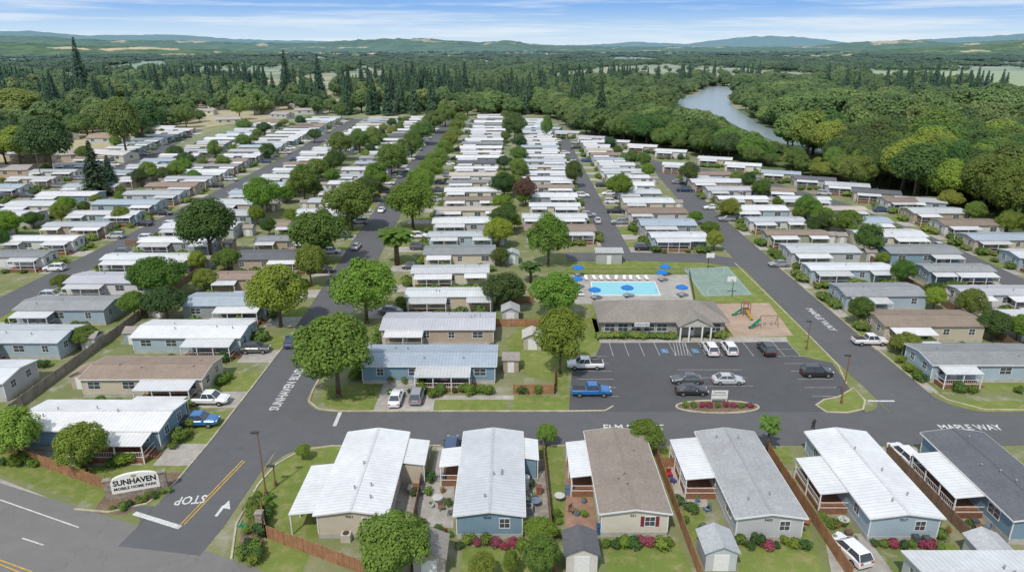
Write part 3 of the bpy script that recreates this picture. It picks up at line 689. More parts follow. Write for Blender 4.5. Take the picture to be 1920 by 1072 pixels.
ROWS=[('B',curve_x(-53.3,-.012,100),77.6,14.3,475,18,1,'left boulevard row'),
('A',curve_x(-81.5,-.008,100),90,14.3,475,19,-1,'second left row'),
('W',lambda y:-116-.03*max(0,y-250),150,13.6,475,19,1,'third left row'),
('V',lambda y:-142-.05*max(0,y-250),176,13.8,440,18,-1,'fourth left row'),
('U',lambda y:-172-.12*max(0,y-250),215,15,400,16,1,'outermost left row'),
('E',curve_x(-12.5,-.006,100),95.6,14.0,485,19.5,-1,'right boulevard row'),
('D',curve_x(12.2,.008,170),173.5,13.8,460,17.5,1,'row left of middle street'),
('S',curve_x(41,.008,163),166.5,13.6,350,16,-1,'row right of middle street'),
('M',curve_x(72,.0,100),96,14.3,262,17.5,-1,'right Maple Way row'),
('N',lambda y:94.5 if y<200 else 94.5-.35*(y-200),111,14.0,238,16.5,1,'back row beyond Maple Way'),
('R',curve_x(122.5,-.0,163),150,14.5,215,17,-1,'riverside row')]
for key,fx,y0,pit,y1,L0,side,rname in ROWS:
    i=0; y=y0
    while y<y1:
        x=fx(y); px,py=PR(x,y,1.5); yy=y; y+=pit*R.uniform(.96,1.04); 
        idx=i; i+=1
        if px<-150 or px>2080: continue
        det=2 if (yy<112 and abs(x)<66 or yy<100) else (1 if yy<300 else 0)
        if (key,idx) in OV: wn,rn=OV[(key,idx)]
        else:
            wn=R.choice(['pale blue','light grey','beige','cream','white','grey','tan','light grey','white','slate blue']); rn=R.choices(list(ROOF),[46,20,8,8,8,3,7])[0]
        rc,kd=ROOF[rn]; L=L0*R.uniform(.80,1.03); W=R.choice([7.2,7.4,5.2,6.8,4.8]) if yy>120 else 7.2
        if key=='S' and yy>262: L=min(L,14-(yy-262)*.03); x-=(yy-262)*.035
        if (key,idx)==('E',0): L=19.8
        x+=R.uniform(-.7,.7) if yy>115 else 0
        rot=R.uniform(-.012,.012)+ (.03 if key in 'BE' and 110<yy<300 else 0)
        if key=='N' and yy>200: rot=-.3*min(1,(yy-200)/30)
        a1=side*(L/2-.6); a0=side*(L/2-.6-R.uniform(5.5,8.5)); 
        if (key,idx)==('E',0): a0,a1=-1.8,6.4
        po=[('S',a0,a1,R.uniform(2.3,3.0),1)]
        if W<6: po.append(('S',-side*(L/2-.3),-side*(L/2-5),2.2,0))
        if R.random()<.35: po.append(('N',a0,a1,2.2,0))
        ref=f'{ordn(idx+1)} home up the {rname}'
        home(x,yy,rot,L,W,jit(WALL[wn]),jit(rc,.12),kd,f'{wn} home, {rn} roof, {ordn(idx+1)} up the {rname}','mobile homes',det,po)
        e=L/2
        X0,X1=(e-3,e+6.2) if side>0 else (-e-6.2,-e+3)
        if key=='E': X0,X1=-e-(7.5 if yy>105 else 6),-e+1
        if (key,idx)!=('E',0):
            rectw(drv,x,yy,rot,X0 if side<0 else e+.4,X1 if side>0 else -e-.4,-W/2-3.2,-W/2+1.6,.028)
            rectw(lawn,x,yy,rot,X0 if side<0 else e+.4,X1 if side>0 else -e-.4,-W/2+1.7,W/2+.6,.022)
            rectw(lawn,x,yy,rot,-e,e,-W/2-2.9,-W/2-.1,.0225) if R.random()<.7 else rectw(drv,x,yy,rot,-e+1,e-1,-W/2-3.1,-W/2-.1,.0265)
        if (key,idx) not in (('E',0),('B',0),('B',1),('B',2),('M',0)) and R.random()<(.25 if key=='D' else .35 if key=='S' else .6):
            k=R.choice(['sedan','suv','suv','pickup']); cn=R.choice(['white','silver','dark grey','black','grey','dark blue','white','silver','grey','white'])
            if idx==7 and key=='N': cn='red'
            cx=side*(e+2.6+R.uniform(-.5,.5)); car(k,x+cx*math.cos(rot),yy+cx*math.sin(rot)-W/2-.9,rot+(0 if R.random()<.5 else math.pi),cn,f'{cn} {"pickup" if k=="pickup" else "SUV" if k=="suv" else "sedan"} on driveway of {ref}','cars parked on home driveways')
        ns=(22 if yy<150 else 16) if yy<230 else 12
        for s in range(ns):
            r_=R.random()
            if r_<.5: sx,sy=R.uniform(-e,e),-W/2-R.uniform(2.6,3.5)
            elif r_<.7: sx,sy=R.uniform(-e,e),W/2+R.uniform(.5,1)
            else: sx,sy=side*(e+R.uniform(.7,1.6)),R.uniform(-W/2,W/2)
            hedge(x+sx,yy+sy,f'low green shrub planted beside the {ref}',f'shrubs around {ref}',R.choice(['mid','dark','bright','mid','deep','bright','flower' if R.random()<.12 else 'mid']),R.uniform(.7,1.8))
        if R.random()<(.66 if yy>110 else 0): 
            s=R.uniform(3.4,7.8); sx=-side*(e+R.uniform(1.2,2.6)); plant('broad',x+sx,yy-W/2-R.uniform(-1,2),s,s*R.uniform(.8,1.15),R.choice(['mid','dark','bright','bright','yellow','deep']),f'small yard tree behind the {ref}','small yard trees')
        if R.random()<.4 and yy<260:
            sx=-side*(e+2.4); sh=thing('garden_shed',f'small shed behind the {ref}','shed',(x+sx,yy+1.5),rot,'garden sheds')
            cc=jit(R.choice([(.38,.31,.24),(.5,.5,.48),(.32,.36,.38)])); MB().box(-1.2,1.2,-1.4,1.4,0,2.1).build('wall',M['siding'],sh,color=cc)
            MB().loft([[(q,-1.6,2.08),(q,0,2.75),(q,1.6,2.08),(q,1.6,2.16),(q,0,2.85),(q,-1.6,2.16)] for q in (-1.4,1.4)]).build('roof',M['shingle'],sh,color=(.33,.30,.27))
            MB().box(-.5,.5,-1.45,-1.402,.05,1.8).build('door',M['white'],sh)
struct(lawn.build('lawns',M['lawn'])); struct(drv.build('driveways',M['concrete']))
RC=[(1720,392),(1640,376),(1585,362),(1525,350),(1462,338),(1392,322),(1340,310),(1258,295),(1205,285),(1155,276),(1110,268),(1065,258),(1030,250)]
for i,(px,py) in enumerate(RC):
    x,y=G(px,py); rn=R.choices(list(ROOF),[46,20,8,12,6,3,5])[0]; wn=R.choice(list(WALL)); rc,kd=ROOF[rn]
    home(x,y,-.35,13.5,7,jit(WALL[wn]),jit(rc),kd,f'{wn} mobile home with {rn} roof, {ordn(i+1)} along the river trees','mobile homes',1,[('S',-6,1,2.8,1)])
    for k in range(8): hedge(x+R.uniform(-7,7),y-R.uniform(4,7),f'shrub before the {ordn(i+1)} home along the river trees',f'shrubs at the {ordn(i+1)} river tree home',R.choice(['mid','bright','dark']),R.uniform(1,1.8))
    if i%2==0: car(R.choice(['sedan','suv']),x-9,y-3.5,-.3,R.choice(['white','dark grey','grey','silver']),f'car beside the {ordn(i+1)} home along the river trees','cars by the river trees')
for i,(px,py) in enumerate([(1335,352),(1385,368),(1270,322)]):
    x,y=G(px,py); rn=R.choice(['white metal','light grey metal','brown shingle']); wn=R.choice(['beige','pale blue','light grey']); rc,kd=ROOF[rn]
    home(x,y,-.3,11.5,6.6,jit(WALL[wn]),jit(rc),kd,f'{wn} home with {rn} roof, {ordn(i+1)} inside the curving upper street','mobile homes',1,[('S',-5,1,2.5,1)])
sub=[(15,292),(60,300),(120,262),(205,268),(330,228),(380,215),(300,250),(430,232),(500,212),(25,330),(560,205),(470,195),(410,205),(215,300),(8,250),(90,240),(350,205),(520,198),(250,240),(140,300),(580,214),(530,222),(160,230),(45,268)]
for i,(px,py) in enumerate(sub):
    x,y=G(px,py); home(x,y,R.uniform(-.5,.5),R.uniform(14,20),8.5,jit(R.choice([WALL['beige'],WALL['tan'],WALL['cream'],WALL['light grey']])),jit(R.choice([(.38,.29,.22),(.42,.38,.36),(.33,.31,.29),(.58,.58,.57)])),'shingle',f'{ordn(i+1)} low house among the trees of the left neighbourhood','houses in the left neighbourhood',0,[],cat='house',pitch=.3)
# ---------------------------------------------------------------- fences
def fence(pts,h,col,label,px=True,step=2.4):
    P=[Vector(G(*q)) if px else Vector(q) for q in pts]; t=thing('wood_fence',label,'fence',(P[0].x,P[0].y)); O=P[0]; Q=[q-O for q in P]
    mb=MB(); 
    for a,b in zip(Q,Q[1:]):
        L=(b-a).length; d=(b-a)/L; n=max(1,int(L/.32)); nn=Vector((-d.y,d.x))
        for k in range(n):
            p0=a+d*(L*k/n+.01); p1=a+d*(L*(k+1)/n-.01); o=nn*(.02 if k%2 else .03); hh=h+R.uniform(-.02,.02)
            r0=[(p0.x+o.x,p0.y+o.y,0.02),(p1.x+o.x,p1.y+o.y,0.02),(p1.x-o.x,p1.y-o.y,.02),(p0.x-o.x,p0.y-o.y,.02)]
            mb.loft([r0,[(u,v,hh) for u,v,_ in r0]])
    mb.build('boards',M['fence'],t,color=col)
    for a,b in zip(Q,Q[1:]):
        L=(b-a).length; n=max(1,int(L/step))
        for k in range(n+1):
            p0=a+(b-a)*k/n; MB().box(-.07,.07,-.07,.07,0,h+.12).build('post',M['fence'],t,(p0.x,p0.y,0),color=tuple(c*.9 for c in col))
OR=(.34,.175,.09); BRN=(.25,.16,.11); GRY=(.30,.26,.22)
fence([(-10,842),(200,918)],1.6,OR,'orange-brown wood fence left of the stone park sign')
fence([(500,1008),(682,1076)],1.6,OR,'orange-brown wood fence along the bottom edge by the corner')
fence([(-10.6,74),(-10.4,58),(-9.8,53)],1.5,BRN,'brown fence between the first two bottom homes',False)
fence([(3.9,74),(4.1,58)],1.5,BRN,'brown fence right of the slate blue bottom home',False)
fence([(4.1,58),(4.2,51)],1.4,OR,'low orange fence at the bottom beside the dark roofed shed',False)
fence([(17.7,74),(17.9,52)],1.6,OR,'brown fence between the brown roofed and grey roofed homes',False)
fence([(31.8,73),(32.2,52)],1.6,OR,'brown fence between the grey roofed and white roofed homes',False)
fence([(46.6,73),(47,50)],1.5,BRN,'brown fence between the white roofed and dark roofed homes',False)
fence([(17.9,70.5),(23,70.5)],1.3,OR,'short brown fence closing the patio with red items',False)
fence([(-69,78),(-69.3,118)],1.6,GRY,'weathered grey fence behind the left boulevard homes',False)
fence([(-69.5,119),(-70,160)],1.5,BRN,'long brown fence between the two left rows',False)
fence([(963,738),(1040,738),(1040,700)],1.5,OR,'orange-brown fence beside the blue home and car park tree')
fence([(930,568),(1000,568)],1.5,OR,'short red-brown fence left of the tree by the clubhouse')
fence([(930,612),(1015,612)],1.5,OR,'lower red-brown fence left of the bright tree')
fence([(500,1008),(492,965)],1.7,OR,'short fence return running up from the bottom corner fence')
fence([(84,84.5),(84.3,160)],1.5,BRN,'brown fence between the Maple Way row and the back row',False)
fence([(-98,167),(-74,167)],1.4,BRN,'cross fence in the second left row near the street',False)
pf=thing('pool_fence','thin dark metal fence around the pool deck','fence',(0,0)); q=[G(*a) for a in ((1060,514),(1292,514),(1302,567))]
mb=MB()
for a,b in zip(q,q[1:]):
    L=math.dist(a,b); n=int(L/.5); mb.tube((*a,1.25),(*b,1.25),.03,n=4); mb.tube((*a,.2),(*b,.2),.03,n=4)
    for k in range(n+1): x=a[0]+(b[0]-a[0])*k/n; y=a[1]+(b[1]-a[1])*k/n; mb.tube((x,y,0),(x,y,1.25),.018,n=4)
mb.build('rails',M['darkmetal'],pf)
# ---------------------------------------------------------------- pool, clubhouse, courts
PW=[(1108,529),(1228,529),(1238,554),(1112,554)]
PWw=[G(*a) for a in PW]; mb=MB(); mb.poly([(*a,.06) for a in PWw]); struct(mb.build('swimming_pool',M['pool'])); mb=MB().ribbon(PWw,.4,.02,.12,closed=True); struct(mb.build('pool_edge',M['white']))
um=thing('sun_umbrella','umbrella','umbrella',(0,0)); n=8
cn_=MB()
for k in range(n):
    a,b=2*math.pi*k/n,2*math.pi*(k+1)/n; cn_.poly([(0,0,2.75),(1.3*math.cos(a),1.3*math.sin(a),2.15),(1.3*math.cos(b),1.3*math.sin(b),2.15)]); cn_.poly([(1.3*math.cos(a),1.3*math.sin(a),2.15),(1.3*math.cos(b),1.3*math.sin(b),2.15),(1.3*math.cos(b),1.3*math.sin(b),1.98),(1.3*math.cos(a),1.3*math.sin(a),1.98)])
k1=cn_.build('canopy',M['canopyblue'],um); k2=MB().tube((0,0,0),(0,0,2.8),.035,n=6).build('pole',M['white'],um); k3=MB().tube((0,0,0),(0,0,.12),.35,.3,n=10).build('base',M['darkmetal'],um); k4=MB().tube((0,0,.68),(0,0,.72),.55,n=12).build('table',M['white'],um); reg(um,k1,k2,k3,k4)
for (px,py),lab in zip([(1083,519),(1081,541),(1114,562),(1175,558),(1246,517),(1277,557),(1240,528)],['upper left','left middle','lower left','front centre','upper right','lower right','right middle']): dup(um,(*G(px,py),.03),R.uniform(0,1),f'blue sun umbrella at the {lab} of the pool deck','blue umbrellas round the pool')
lo=thing('sun_lounger','lounger','sun lounger',(0,0)); k1=MB().box(-.33,.33,-.9,.5,.28,.36).loft([[(-.33,.5,.28),(.33,.5,.28),(.33,.5,.36),(-.33,.5,.36)],[(-.33,1.0,.62),(.33,1.0,.62),(.33,.97,.7),(-.33,.97,.7)]]).build('seat',M['white'],lo)
ks=[k1]+[MB().box(a-.03,a+.03,b-.03,b+.03,0,.28).build('leg',M['steel'],lo) for a in (-.28,.28) for b in (-.8,.5)]; reg(lo,*ks)
for k in range(9): dup(lo,(*G(1100+k*14+R.uniform(-2,2),524),.03),R.uniform(-.2,.2),f'white sun lounger above the pool, {ordn(k+1)} from the left','white loungers by the pool')
for k in range(4): dup(lo,(*G(1078+k*3,534+k*7),.03),W2,f'white sun lounger left of the pool, {ordn(k+1)} from the top','white loungers by the pool')
ch=thing('clubhouse','low clubhouse with brown-grey hip roof beside the pool','building',G(1233,612)); cx,cy=G(1233,612); L,W=21.5,9.5
MB().box(-L/2,L/2,-W/2+.6,W/2,0,2.9).build('wall',M['siding'],ch,color=(.38,.355,.31))
e=.7; mb=MB(); z=2.85; rz_=5.0; a=[(-L/2-e,-W/2-e+.6,z),(L/2+e,-W/2-e+.6,z),(L/2+e,W/2+e,z),(-L/2-e,W/2+e,z)]; r0=(-L/2+4,.3,rz_); r1=(L/2-4,.3,rz_)
mb.poly([a[0],a[1],r1,r0]); mb.poly([a[1],a[2],r1]); mb.poly([a[2],a[3],r0,r1]); mb.poly([a[3],a[0],r0]); mb.poly([p_[:2]+(z-.12,) for p_ in a][::-1])
for i in range(4): b0=a[i]; b1=a[(i+1)%4]; mb.poly([b0,b1,(b1[0],b1[1],z-.12),(b0[0],b0[1],z-.12)])
rf=mb.build('roof',M['shingle'],ch,color=(.27,.245,.215))
gx=5.0; mb=MB().loft([[(gx-3.1,q,2.8),(gx,q,4.3),(gx+3.1,q,2.8),(gx+3.1,q,2.92),(gx,q,4.44),(gx-3.1,q,2.92)] for q in (-W/2-2.4,-.6)]); mb.build('porch_roof',M['shingle'],ch,color=(.28,.255,.225))
MB().poly([(gx-2.7,-W/2-2.2,2.83),(gx+2.7,-W/2-2.2,2.83),(gx,-W/2-2.2,4.15)]).build('gable',M['siding'],ch,color=(.5,.48,.43))
for s in (-2.6,-1.1,1.1,2.6): p_=mo('column',postme,ch,(gx+s,-W/2-2.1,0)); p_.scale=(2,2,2.83)
for k in (-9.3,-7,-4.7,-2.4,-.2,9.2): 
    f_,g_=WM[1.7]; o1=mo('window',f_,ch,(k,-W/2+.6,1.6)); o1.scale=(1,1,1.25); mo('pane',g_,o1)
dm=mo('door',doorme,ch,(gx,-W/2+.6,0)); mo('pane',doorglass,dm); 
MB().box(-5.2,-2.6,-W/2-.35,-W/2-.28,2.2,2.85).build('sign_board',M['white'],ch); wall_text('sign_lettering','SUNHAVEN',.42,ch,M['letter'],(-3.9,-W/2-.36,2.52),(W2,0,0),.02,2.3)
for k in range(18):
    bx=cx-11+k*1.25
    if abs(bx-cx-gx)>2.6: hedge(bx,cy-W/2-.6,'clipped shrub along the clubhouse front wall','shrubs along the clubhouse','mid',1.2)
x,y=G(1141,494); ub=thing('storage_building','small grey storage building above the pool','building',(x,y+1.5)); MB().box(-3,3,-2,2,0,2.7).build('wall',M['siding'],ub,color=(.38,.39,.38)); MB().loft([[(q,-2.3,2.7),(q,0,3.3),(q,2.3,2.7),(q,2.3,2.82),(q,0,3.42),(q,-2.3,2.82)] for q in (-3.3,3.3)]).build('roof',M['metal'],ub,color=(.42,.43,.42)); MB().box(-.5,.5,-2.05,-2.002,0,2.05).build('door',M['white'],ub)
for px,py,wc,rc,lab in [(808,1062,(.42,.38,.34),(.29,.27,.24),'grey-brown shed beside the bottom tree'),(1088,1055,(.62,.59,.55),(.13,.13,.14),'white shed with dark roof below the brown roofed home'),(1343,1052,(.5,.53,.54),(.44,.46,.47),'pale grey shed below the grey roofed home'),(1852,1060,(.5,.5,.5),(.48,.49,.5),'light grey shed at the bottom right corner'),(165,722,(.46,.38,.31),(.36,.27,.21),'tan shed beside the beige brown-roofed home'),(960,492,(.36,.44,.46),(.42,.47,.47),'blue-green shed right of the central homes'),(998,650,(.48,.43,.37),(.52,.5,.46),'tan shed beside the blue home near the car park'),(300,590,(.44,.37,.31),(.3,.25,.2),'tan shed right of the grey left home'),(957,600,(.48,.49,.49),(.45,.46,.46),'grey shed left of the bright tree by the lower fence')]:
    x,y=G(px,py); sh=thing('garden_shed',lab,'shed',(x,y)); MB().box(-1.5,1.5,-1.3,1.8,0,2.2).build('wall',M['siding'],sh,color=wc)
    MB().loft([[(-1.75,q,2.15),(0,q,2.95),(1.75,q,2.15),(1.75,q,2.25),(0,q,3.05),(-1.75,q,2.25)] for q in (-1.55,2.05)]).build('roof',M['shingle'],sh,color=rc); MB().poly([(-1.5,-1.301,2.2),(1.5,-1.301,2.2),(0,-1.301,2.9)]).build('gable',M['siding'],sh,color=wc)
    d_=MB().box(-.75,.75,-1.36,-1.302,.05,1.95).build('door',M['white'],sh)
rimm=mat('rim orange',(.5,.12,.02),.5)
for (px,py),lab,dd in [((1327,503),'basketball hoop at the far end of the green court',-1),((1372,556),'basketball hoop at the near end of the green court',1)]:
    x,y=G(px,py); t=thing('basketball_hoop',lab,'basketball hoop',(x,y)); MB().tube((0,0,0),(0,0,3.2),.08,.06,8).tube((0,0,3.2),(0,dd*1.1,3.3),.05,n=6).build('pole',M['darkmetal'],t)
    MB().box(-.9,.9,dd*1.1-.03,dd*1.1+.03,2.85,3.95).build('backboard',M['white'],t)
    mb=MB(); P_=[(.23*math.cos(a),dd*1.4+.23*math.sin(a),3.05) for a in [6.283*k/12 for k in range(13)]]
    for a,b in zip(P_,P_[1:]): mb.tube(a,b,.02,n=4)
    mb.build('rim',rimm,t)
x,y=G(1397,590); t=thing('play_structure','wooden play tower with green and yellow slides','play structure',(x,y)); t.scale=(.72,.72,.8)
mb=MB(); [mb.box(a-.07,a+.07,b-.07,b+.07,0,3) for a in (-.9,.9) for b in (-.9,.9)]; mb.build('posts',M['deck'],t); MB().box(-.95,.95,-.95,.95,1.4,1.5).build('platform',M['deck'],t)
MB().loft([[(-1.0,-1.0,2.95),(1.0,-1.0,2.95),(1.0,1.0,2.95),(-1.0,1.0,2.95)],[(-.1,-.1,3.5),(.1,-.1,3.5),(.1,.1,3.5),(-.1,.1,3.5)]]).build('canopy',M['deck'],t)
def slide(p0,p1,m_):
    a=Vector(p0); b=Vector(p1); d=(b-a); d.z=0; d.normalize(); s=Vector((-d.y,d.x,0))*.32; rings=[]
    for k in range(7):
        u=k/6; c=a.lerp(b,u); c.z=a.z+(b.z-a.z)*(u*1.25 if u<.8 else 1); rings.append([c-s+Vector((0,0,.25)),c-s,c+s,c+s+Vector((0,0,.25)),c+s*.85,c-s*.85])
    MB().loft(rings).build('slide',m_,t)
slide((-.9,0,1.5),(-3.6,-.8,.2),M['green_pl']); slide((0,-.9,1.5),(.5,-4,.2),M['yellow_pl'])
x,y=G(1440,612); t=thing('swing_set','swing frame with green slide on the brown play area','swing set',(x,y)); t.scale=(.85,.85,.85); mb=MB()
for s in (-1.8,1.8):
    for q in (-1,1): mb.tube((s,q,0),(s,0,2.5),.06,n=6)
mb.tube((-1.8,0,2.5),(1.8,0,2.5),.06,n=6).build('frame',M['deck'],t)
for s in (-.8,.6): MB().tube((s-.2,0,2.5),(s-.2,0,.6),.015,n=4).tube((s+.2,0,2.5),(s+.2,0,.6),.015,n=4).box(s-.25,s+.25,-.1,.1,.55,.6).build('swing',M['darkmetal'],t)
slide((-1.8,0,1.6),(-4.4,-1.2,.2),M['green_pl'])
def lamp(px,py,h,lab):
    x,y=G(px,py); t=thing('street_lamp',lab,'street lamp',(x,y)); MB().tube((0,0,0),(0,0,h),.1,.07,8).tube((0,0,0),(0,0,.6),.2,.2,8).build('pole',M['deck'],t); MB().box(-.7,.15,-.18,.18,h,h+.16).build('lamp_head',M['darkmetal'],t)
lamp(499,927,8,'tall brown street lamp on the corner lawn'); lamp(1577,757,7.5,'street lamp on the grass island in the car park'); lamp(1512,655,5,'slim lamp post at the right edge of the car park lawn'); lamp(517,910,2.6,'short lamp post beside the tall lamp on the corner')
x,y=G(80,345); t=thing('utility_pole','wooden utility pole at the far left','utility pole',(x,y)); MB().tube((0,0,0),(0,0,12),.18,.12,8).build('pole',M['trunk'],t); MB().box(-1.2,1.2,-.06,.06,11,11.15).build('crossarm',M['trunk'],t)
# monument sign
a=Vector(G(209,938)); b=Vector(G(307,914)); ang=math.atan2(b.y-a.y,b.x-a.x)*.7; mid=(a+b)/2; hl=(b-a).length/2+.15
t=thing('entrance_sign','stone entrance sign with white panel reading SUNHAVEN','sign',(mid.x,mid.y),ang)
for s in (-1,1): MB().box(s*hl-.35,s*hl+.35,-.4,.14,0,2.35).box(s*hl-.44,s*hl+.44,-.48,.22,2.35,2.5).build('stone_pillar',M['stone'],t,(0,.2,0))
MB().box(-hl+.36,hl-.36,-.3,.36,0,.7).build('stone_base',M['stone'],t)
pr=[(-hl+.36,.7),(hl-.36,.7)]+[((hl-.36)*math.cos(math.pi*k/14),2.15+.8*math.sin(math.pi*k/14)) for k in range(15)]
MB().loft([[(u,-.22,z) for u,z in pr],[(u,.1,z) for u,z in pr]]).build('sign_panel',mat('sign panel',(.76,.74,.68),.6),t)
fw=2*(hl-.36)-.5
wall_text('sign_lettering','SUNHAVEN',.95,t,M['letter'],(0,-.24,1.95),(W2,0,0),.035,fw); wall_text('sign_lettering','MOBILE HOME PARK',.50,t,M['letter'],(0,-.24,1.2),(W2,0,0),.03,fw)
mb=MB(); mb.poly([(.3*math.cos(q),-.24,2.62+.16*math.sin(q)) for q in [6.283*k/10 for k in range(10)]]); mb.build('emblem',mat('emblem gold',(.35,.28,.15),.6),t)
x,y=G(1347,757); t=thing('notice_sign','white two-post notice sign on the planted island','sign',(x,y,.1)); 
for s in (-1.05,1.05): MB().box(s-.06,s+.06,-.06,.06,0,2.0).build('post',M['white'],t)
MB().box(-1.15,1.15,-.12,-.062,.75,2.1).build('board',M['white'],t); wall_text('lettering','Sunhaven',.36,t,M['letter'],(0,-.125,1.8),(W2,0,0),.02,1.6); wall_text('lettering','Mobile Home Park',.24,t,M['letter'],(0,-.125,1.4),(W2,0,0),.02,2.0)
for k in range(9):
    a_=G(1285+k*15,764); hedge(a_[0],a_[1],'small bush planted on the car park island','bushes on the car park island',R.choice(['mid','bright','flower']),.9)
x,y=G(460,1030); t=thing('street_sign','street name post with green blades at the corner','street sign',(x,y)); MB().tube((0,0,0),(0,0,3.0),.04,n=6).build('post',M['steel'],t); MB().box(-.5,.5,-.02,.02,2.75,3.0).box(-.02,.02,-.5,.5,3.05,3.28).build('blade',M['green_pl'],t)
t=thing('gate_pillar','stone gate pillar at the start of the corner fence','pillar',G(490,995)); MB().box(-.35,.35,-.35,.35,0,2.3).box(-.42,.42,-.42,.42,2.3,2.42).build('stonework',M['stone'],t)
for k in range(22):
    u=R.uniform(0,1); p_=G(205+u*130+R.uniform(-8,8),962-u*50+R.uniform(-5,8)); hedge(p_[0],p_[1],'low clipped bush in the bed below the stone park sign','bushes in front of the park sign',R.choice(['mid','bright','deep']),.7)
for k in range(30):
    u=R.uniform(0,1); p_=G(455+u*40+R.uniform(-14,22),1060-u*130); hedge(p_[0],p_[1],'bush in the mulch bed of the bottom corner','bushes in the corner bed',R.choice(['mid','bright','deep']),R.uniform(.8,1.5))
for px,py,tn in [(815,745,'mid'),(825,738,'mid'),(880,740,'bright'),(912,738,'mid'),(980,738,'dark'),(760,718,'mid'),(735,718,'mid'),(790,722,'dark'),(1010,738,'mid')]:
    hedge(*G(px,py),'rounded shrub in front of the blue home on Elm Street','shrubs before the blue Elm Street home',tn,1.5)
BN={-2.3:"slate blue",12.6:"cream",26.2:"light grey",39.9:"pale blue"}
for x0 in (-2.3,12.6,26.2,39.9):
    for k in range(8): hedge(x0-3+k*.9,57.0-R.uniform(0,.8),f'flowering shrub below the gable of the {BN[x0]} bottom home',f'gable shrubs of the {BN[x0]} home',R.choice(['mid','bright','flower','deep','mid']),R.uniform(.8,1.4))
flat('grass',[(868,1024),(1005,1024),(1010,1080),(862,1080)],.016,M['lawn']); flat('grass',[(1135,1022),(1275,1015),(1300,1080),(1140,1080)],.016,M['lawn']); flat('grass',[(1385,1020),(1515,990),(1550,1080),(1385,1080)],.016,M['lawn'])
flat('grass',[(1275,955),(1318,955),(1335,1020),(1290,1010)],.016,M['lawn']); flat('grass',[(1215,838),(1262,838),(1268,862),(1220,862)],.016,M['lawn']); flat('grass',[(1010,838),(1055,838),(1060,985),(1040,985),(1030,875),(1012,868)],.016,M['lawn']); flat('grass',[(1430,838),(1480,838),(1490,870),(1440,868)],.016,M['lawn']); flat('grass',[(1730,1020),(1790,1020),(1830,1080),(1740,1080)],.016,M['lawn'])
flat('patio',[(780,900),(852,905),(850,990),(785,985)],.02,M['concrete']); flat('gravel_yard',[(735,870),(790,870),(775,990),(735,960)],.018,M['gravel']); flat('gravel_yard',[(986,860),(1022,860),(1030,990),(988,990)],.018,M['gravel']); flat('patio',[(820,838),(870,838),(862,905),(805,900)],.022,M['concrete']); flat('patio',[(1060,850),(1100,850),(1120,1000),(1060,1000)],.019,M['brick']); flat('driveway',[(1650,838),(1720,838),(1740,900),(1690,900)],.019,M['concrete']); flat('driveway',[(1545,1000),(1620,1000),(1680,1080),(1560,1080)],.019,M['concrete']); flat('patio',[(1248,862),(1300,862),(1330,950),(1272,950)],.019,M['concrete'])
def prop(kind,x,y,col,lab,grp=None):
    if kind=='ac_unit': t=thing('ac_unit',lab,'air conditioner',(x,y),0,grp); MB().box(-.5,.5,-.45,.45,0,.9).build('casing',M['plain'],t,color=col); MB().tube((0,0,.9),(0,0,.93),.35,n=12).build('fan_grille',M['darkmetal'],t)
    elif kind=='bin': t=thing('waste_bin',lab,'bin',(x,y),0,grp); MB().loft([[(-.25,-.25,0),(.25,-.25,0),(.25,.25,0),(-.25,.25,0)],[(-.32,-.32,1),(.32,-.32,1),(.32,.32,1),(-.32,.32,1)]]).build('body',M['plain'],t,color=col); MB().box(-.34,.34,-.36,.34,1.003,1.08).build('lid',M['plain'],t,color=tuple(c*.7 for c in col))
    elif kind=='chair':
        t=thing('garden_chair',lab,'chair',(x,y),R.uniform(0,6),grp); MB().box(-.3,.3,-.3,.3,.38,.45).build('seat',M['plain'],t,color=col); MB().box(-.3,.3,.27,.33,.45,.95).build('backrest',M['plain'],t,color=col)
        for a in (-.27,.27):
            for b in (-.27,.27): MB().box(a-.03,a+.03,b-.03,b+.03,0,.38).build('leg',M['plain'],t,color=col)
    elif kind=='table':
        t=thing('garden_table',lab,'table',(x,y),R.uniform(0,6),grp); MB().tube((0,0,.7),(0,0,.75),.6,n=12).build('table_top',M['plain'],t,color=col); MB().tube((0,0,0),(0,0,.7),.05,n=6).build('leg',M['plain'],t,color=col)
    elif kind=='pot':
        t=thing('plant_pot',lab,'plant pot',(x,y),0,grp); MB().tube((0,0,0),(0,0,.45),.2,.3,10).build('pot',M['plain'],t,color=col); o=shrubmesh(int(abs(x*7))%50,20,.08).build('plant',M['leaf'],t,(0,0,.35),color=LEAFC['bright']); o.scale=(.55,.55,.6)
    elif kind=='tank': t=thing('water_tank',lab,'tank',(x,y),0,grp); MB().tube((0,0,0),(0,0,1.6),.5,n=14).tube((0,0,1.6),(0,0,1.8),.5,.15,14).build('tank_body',M['plain'],t,color=col)
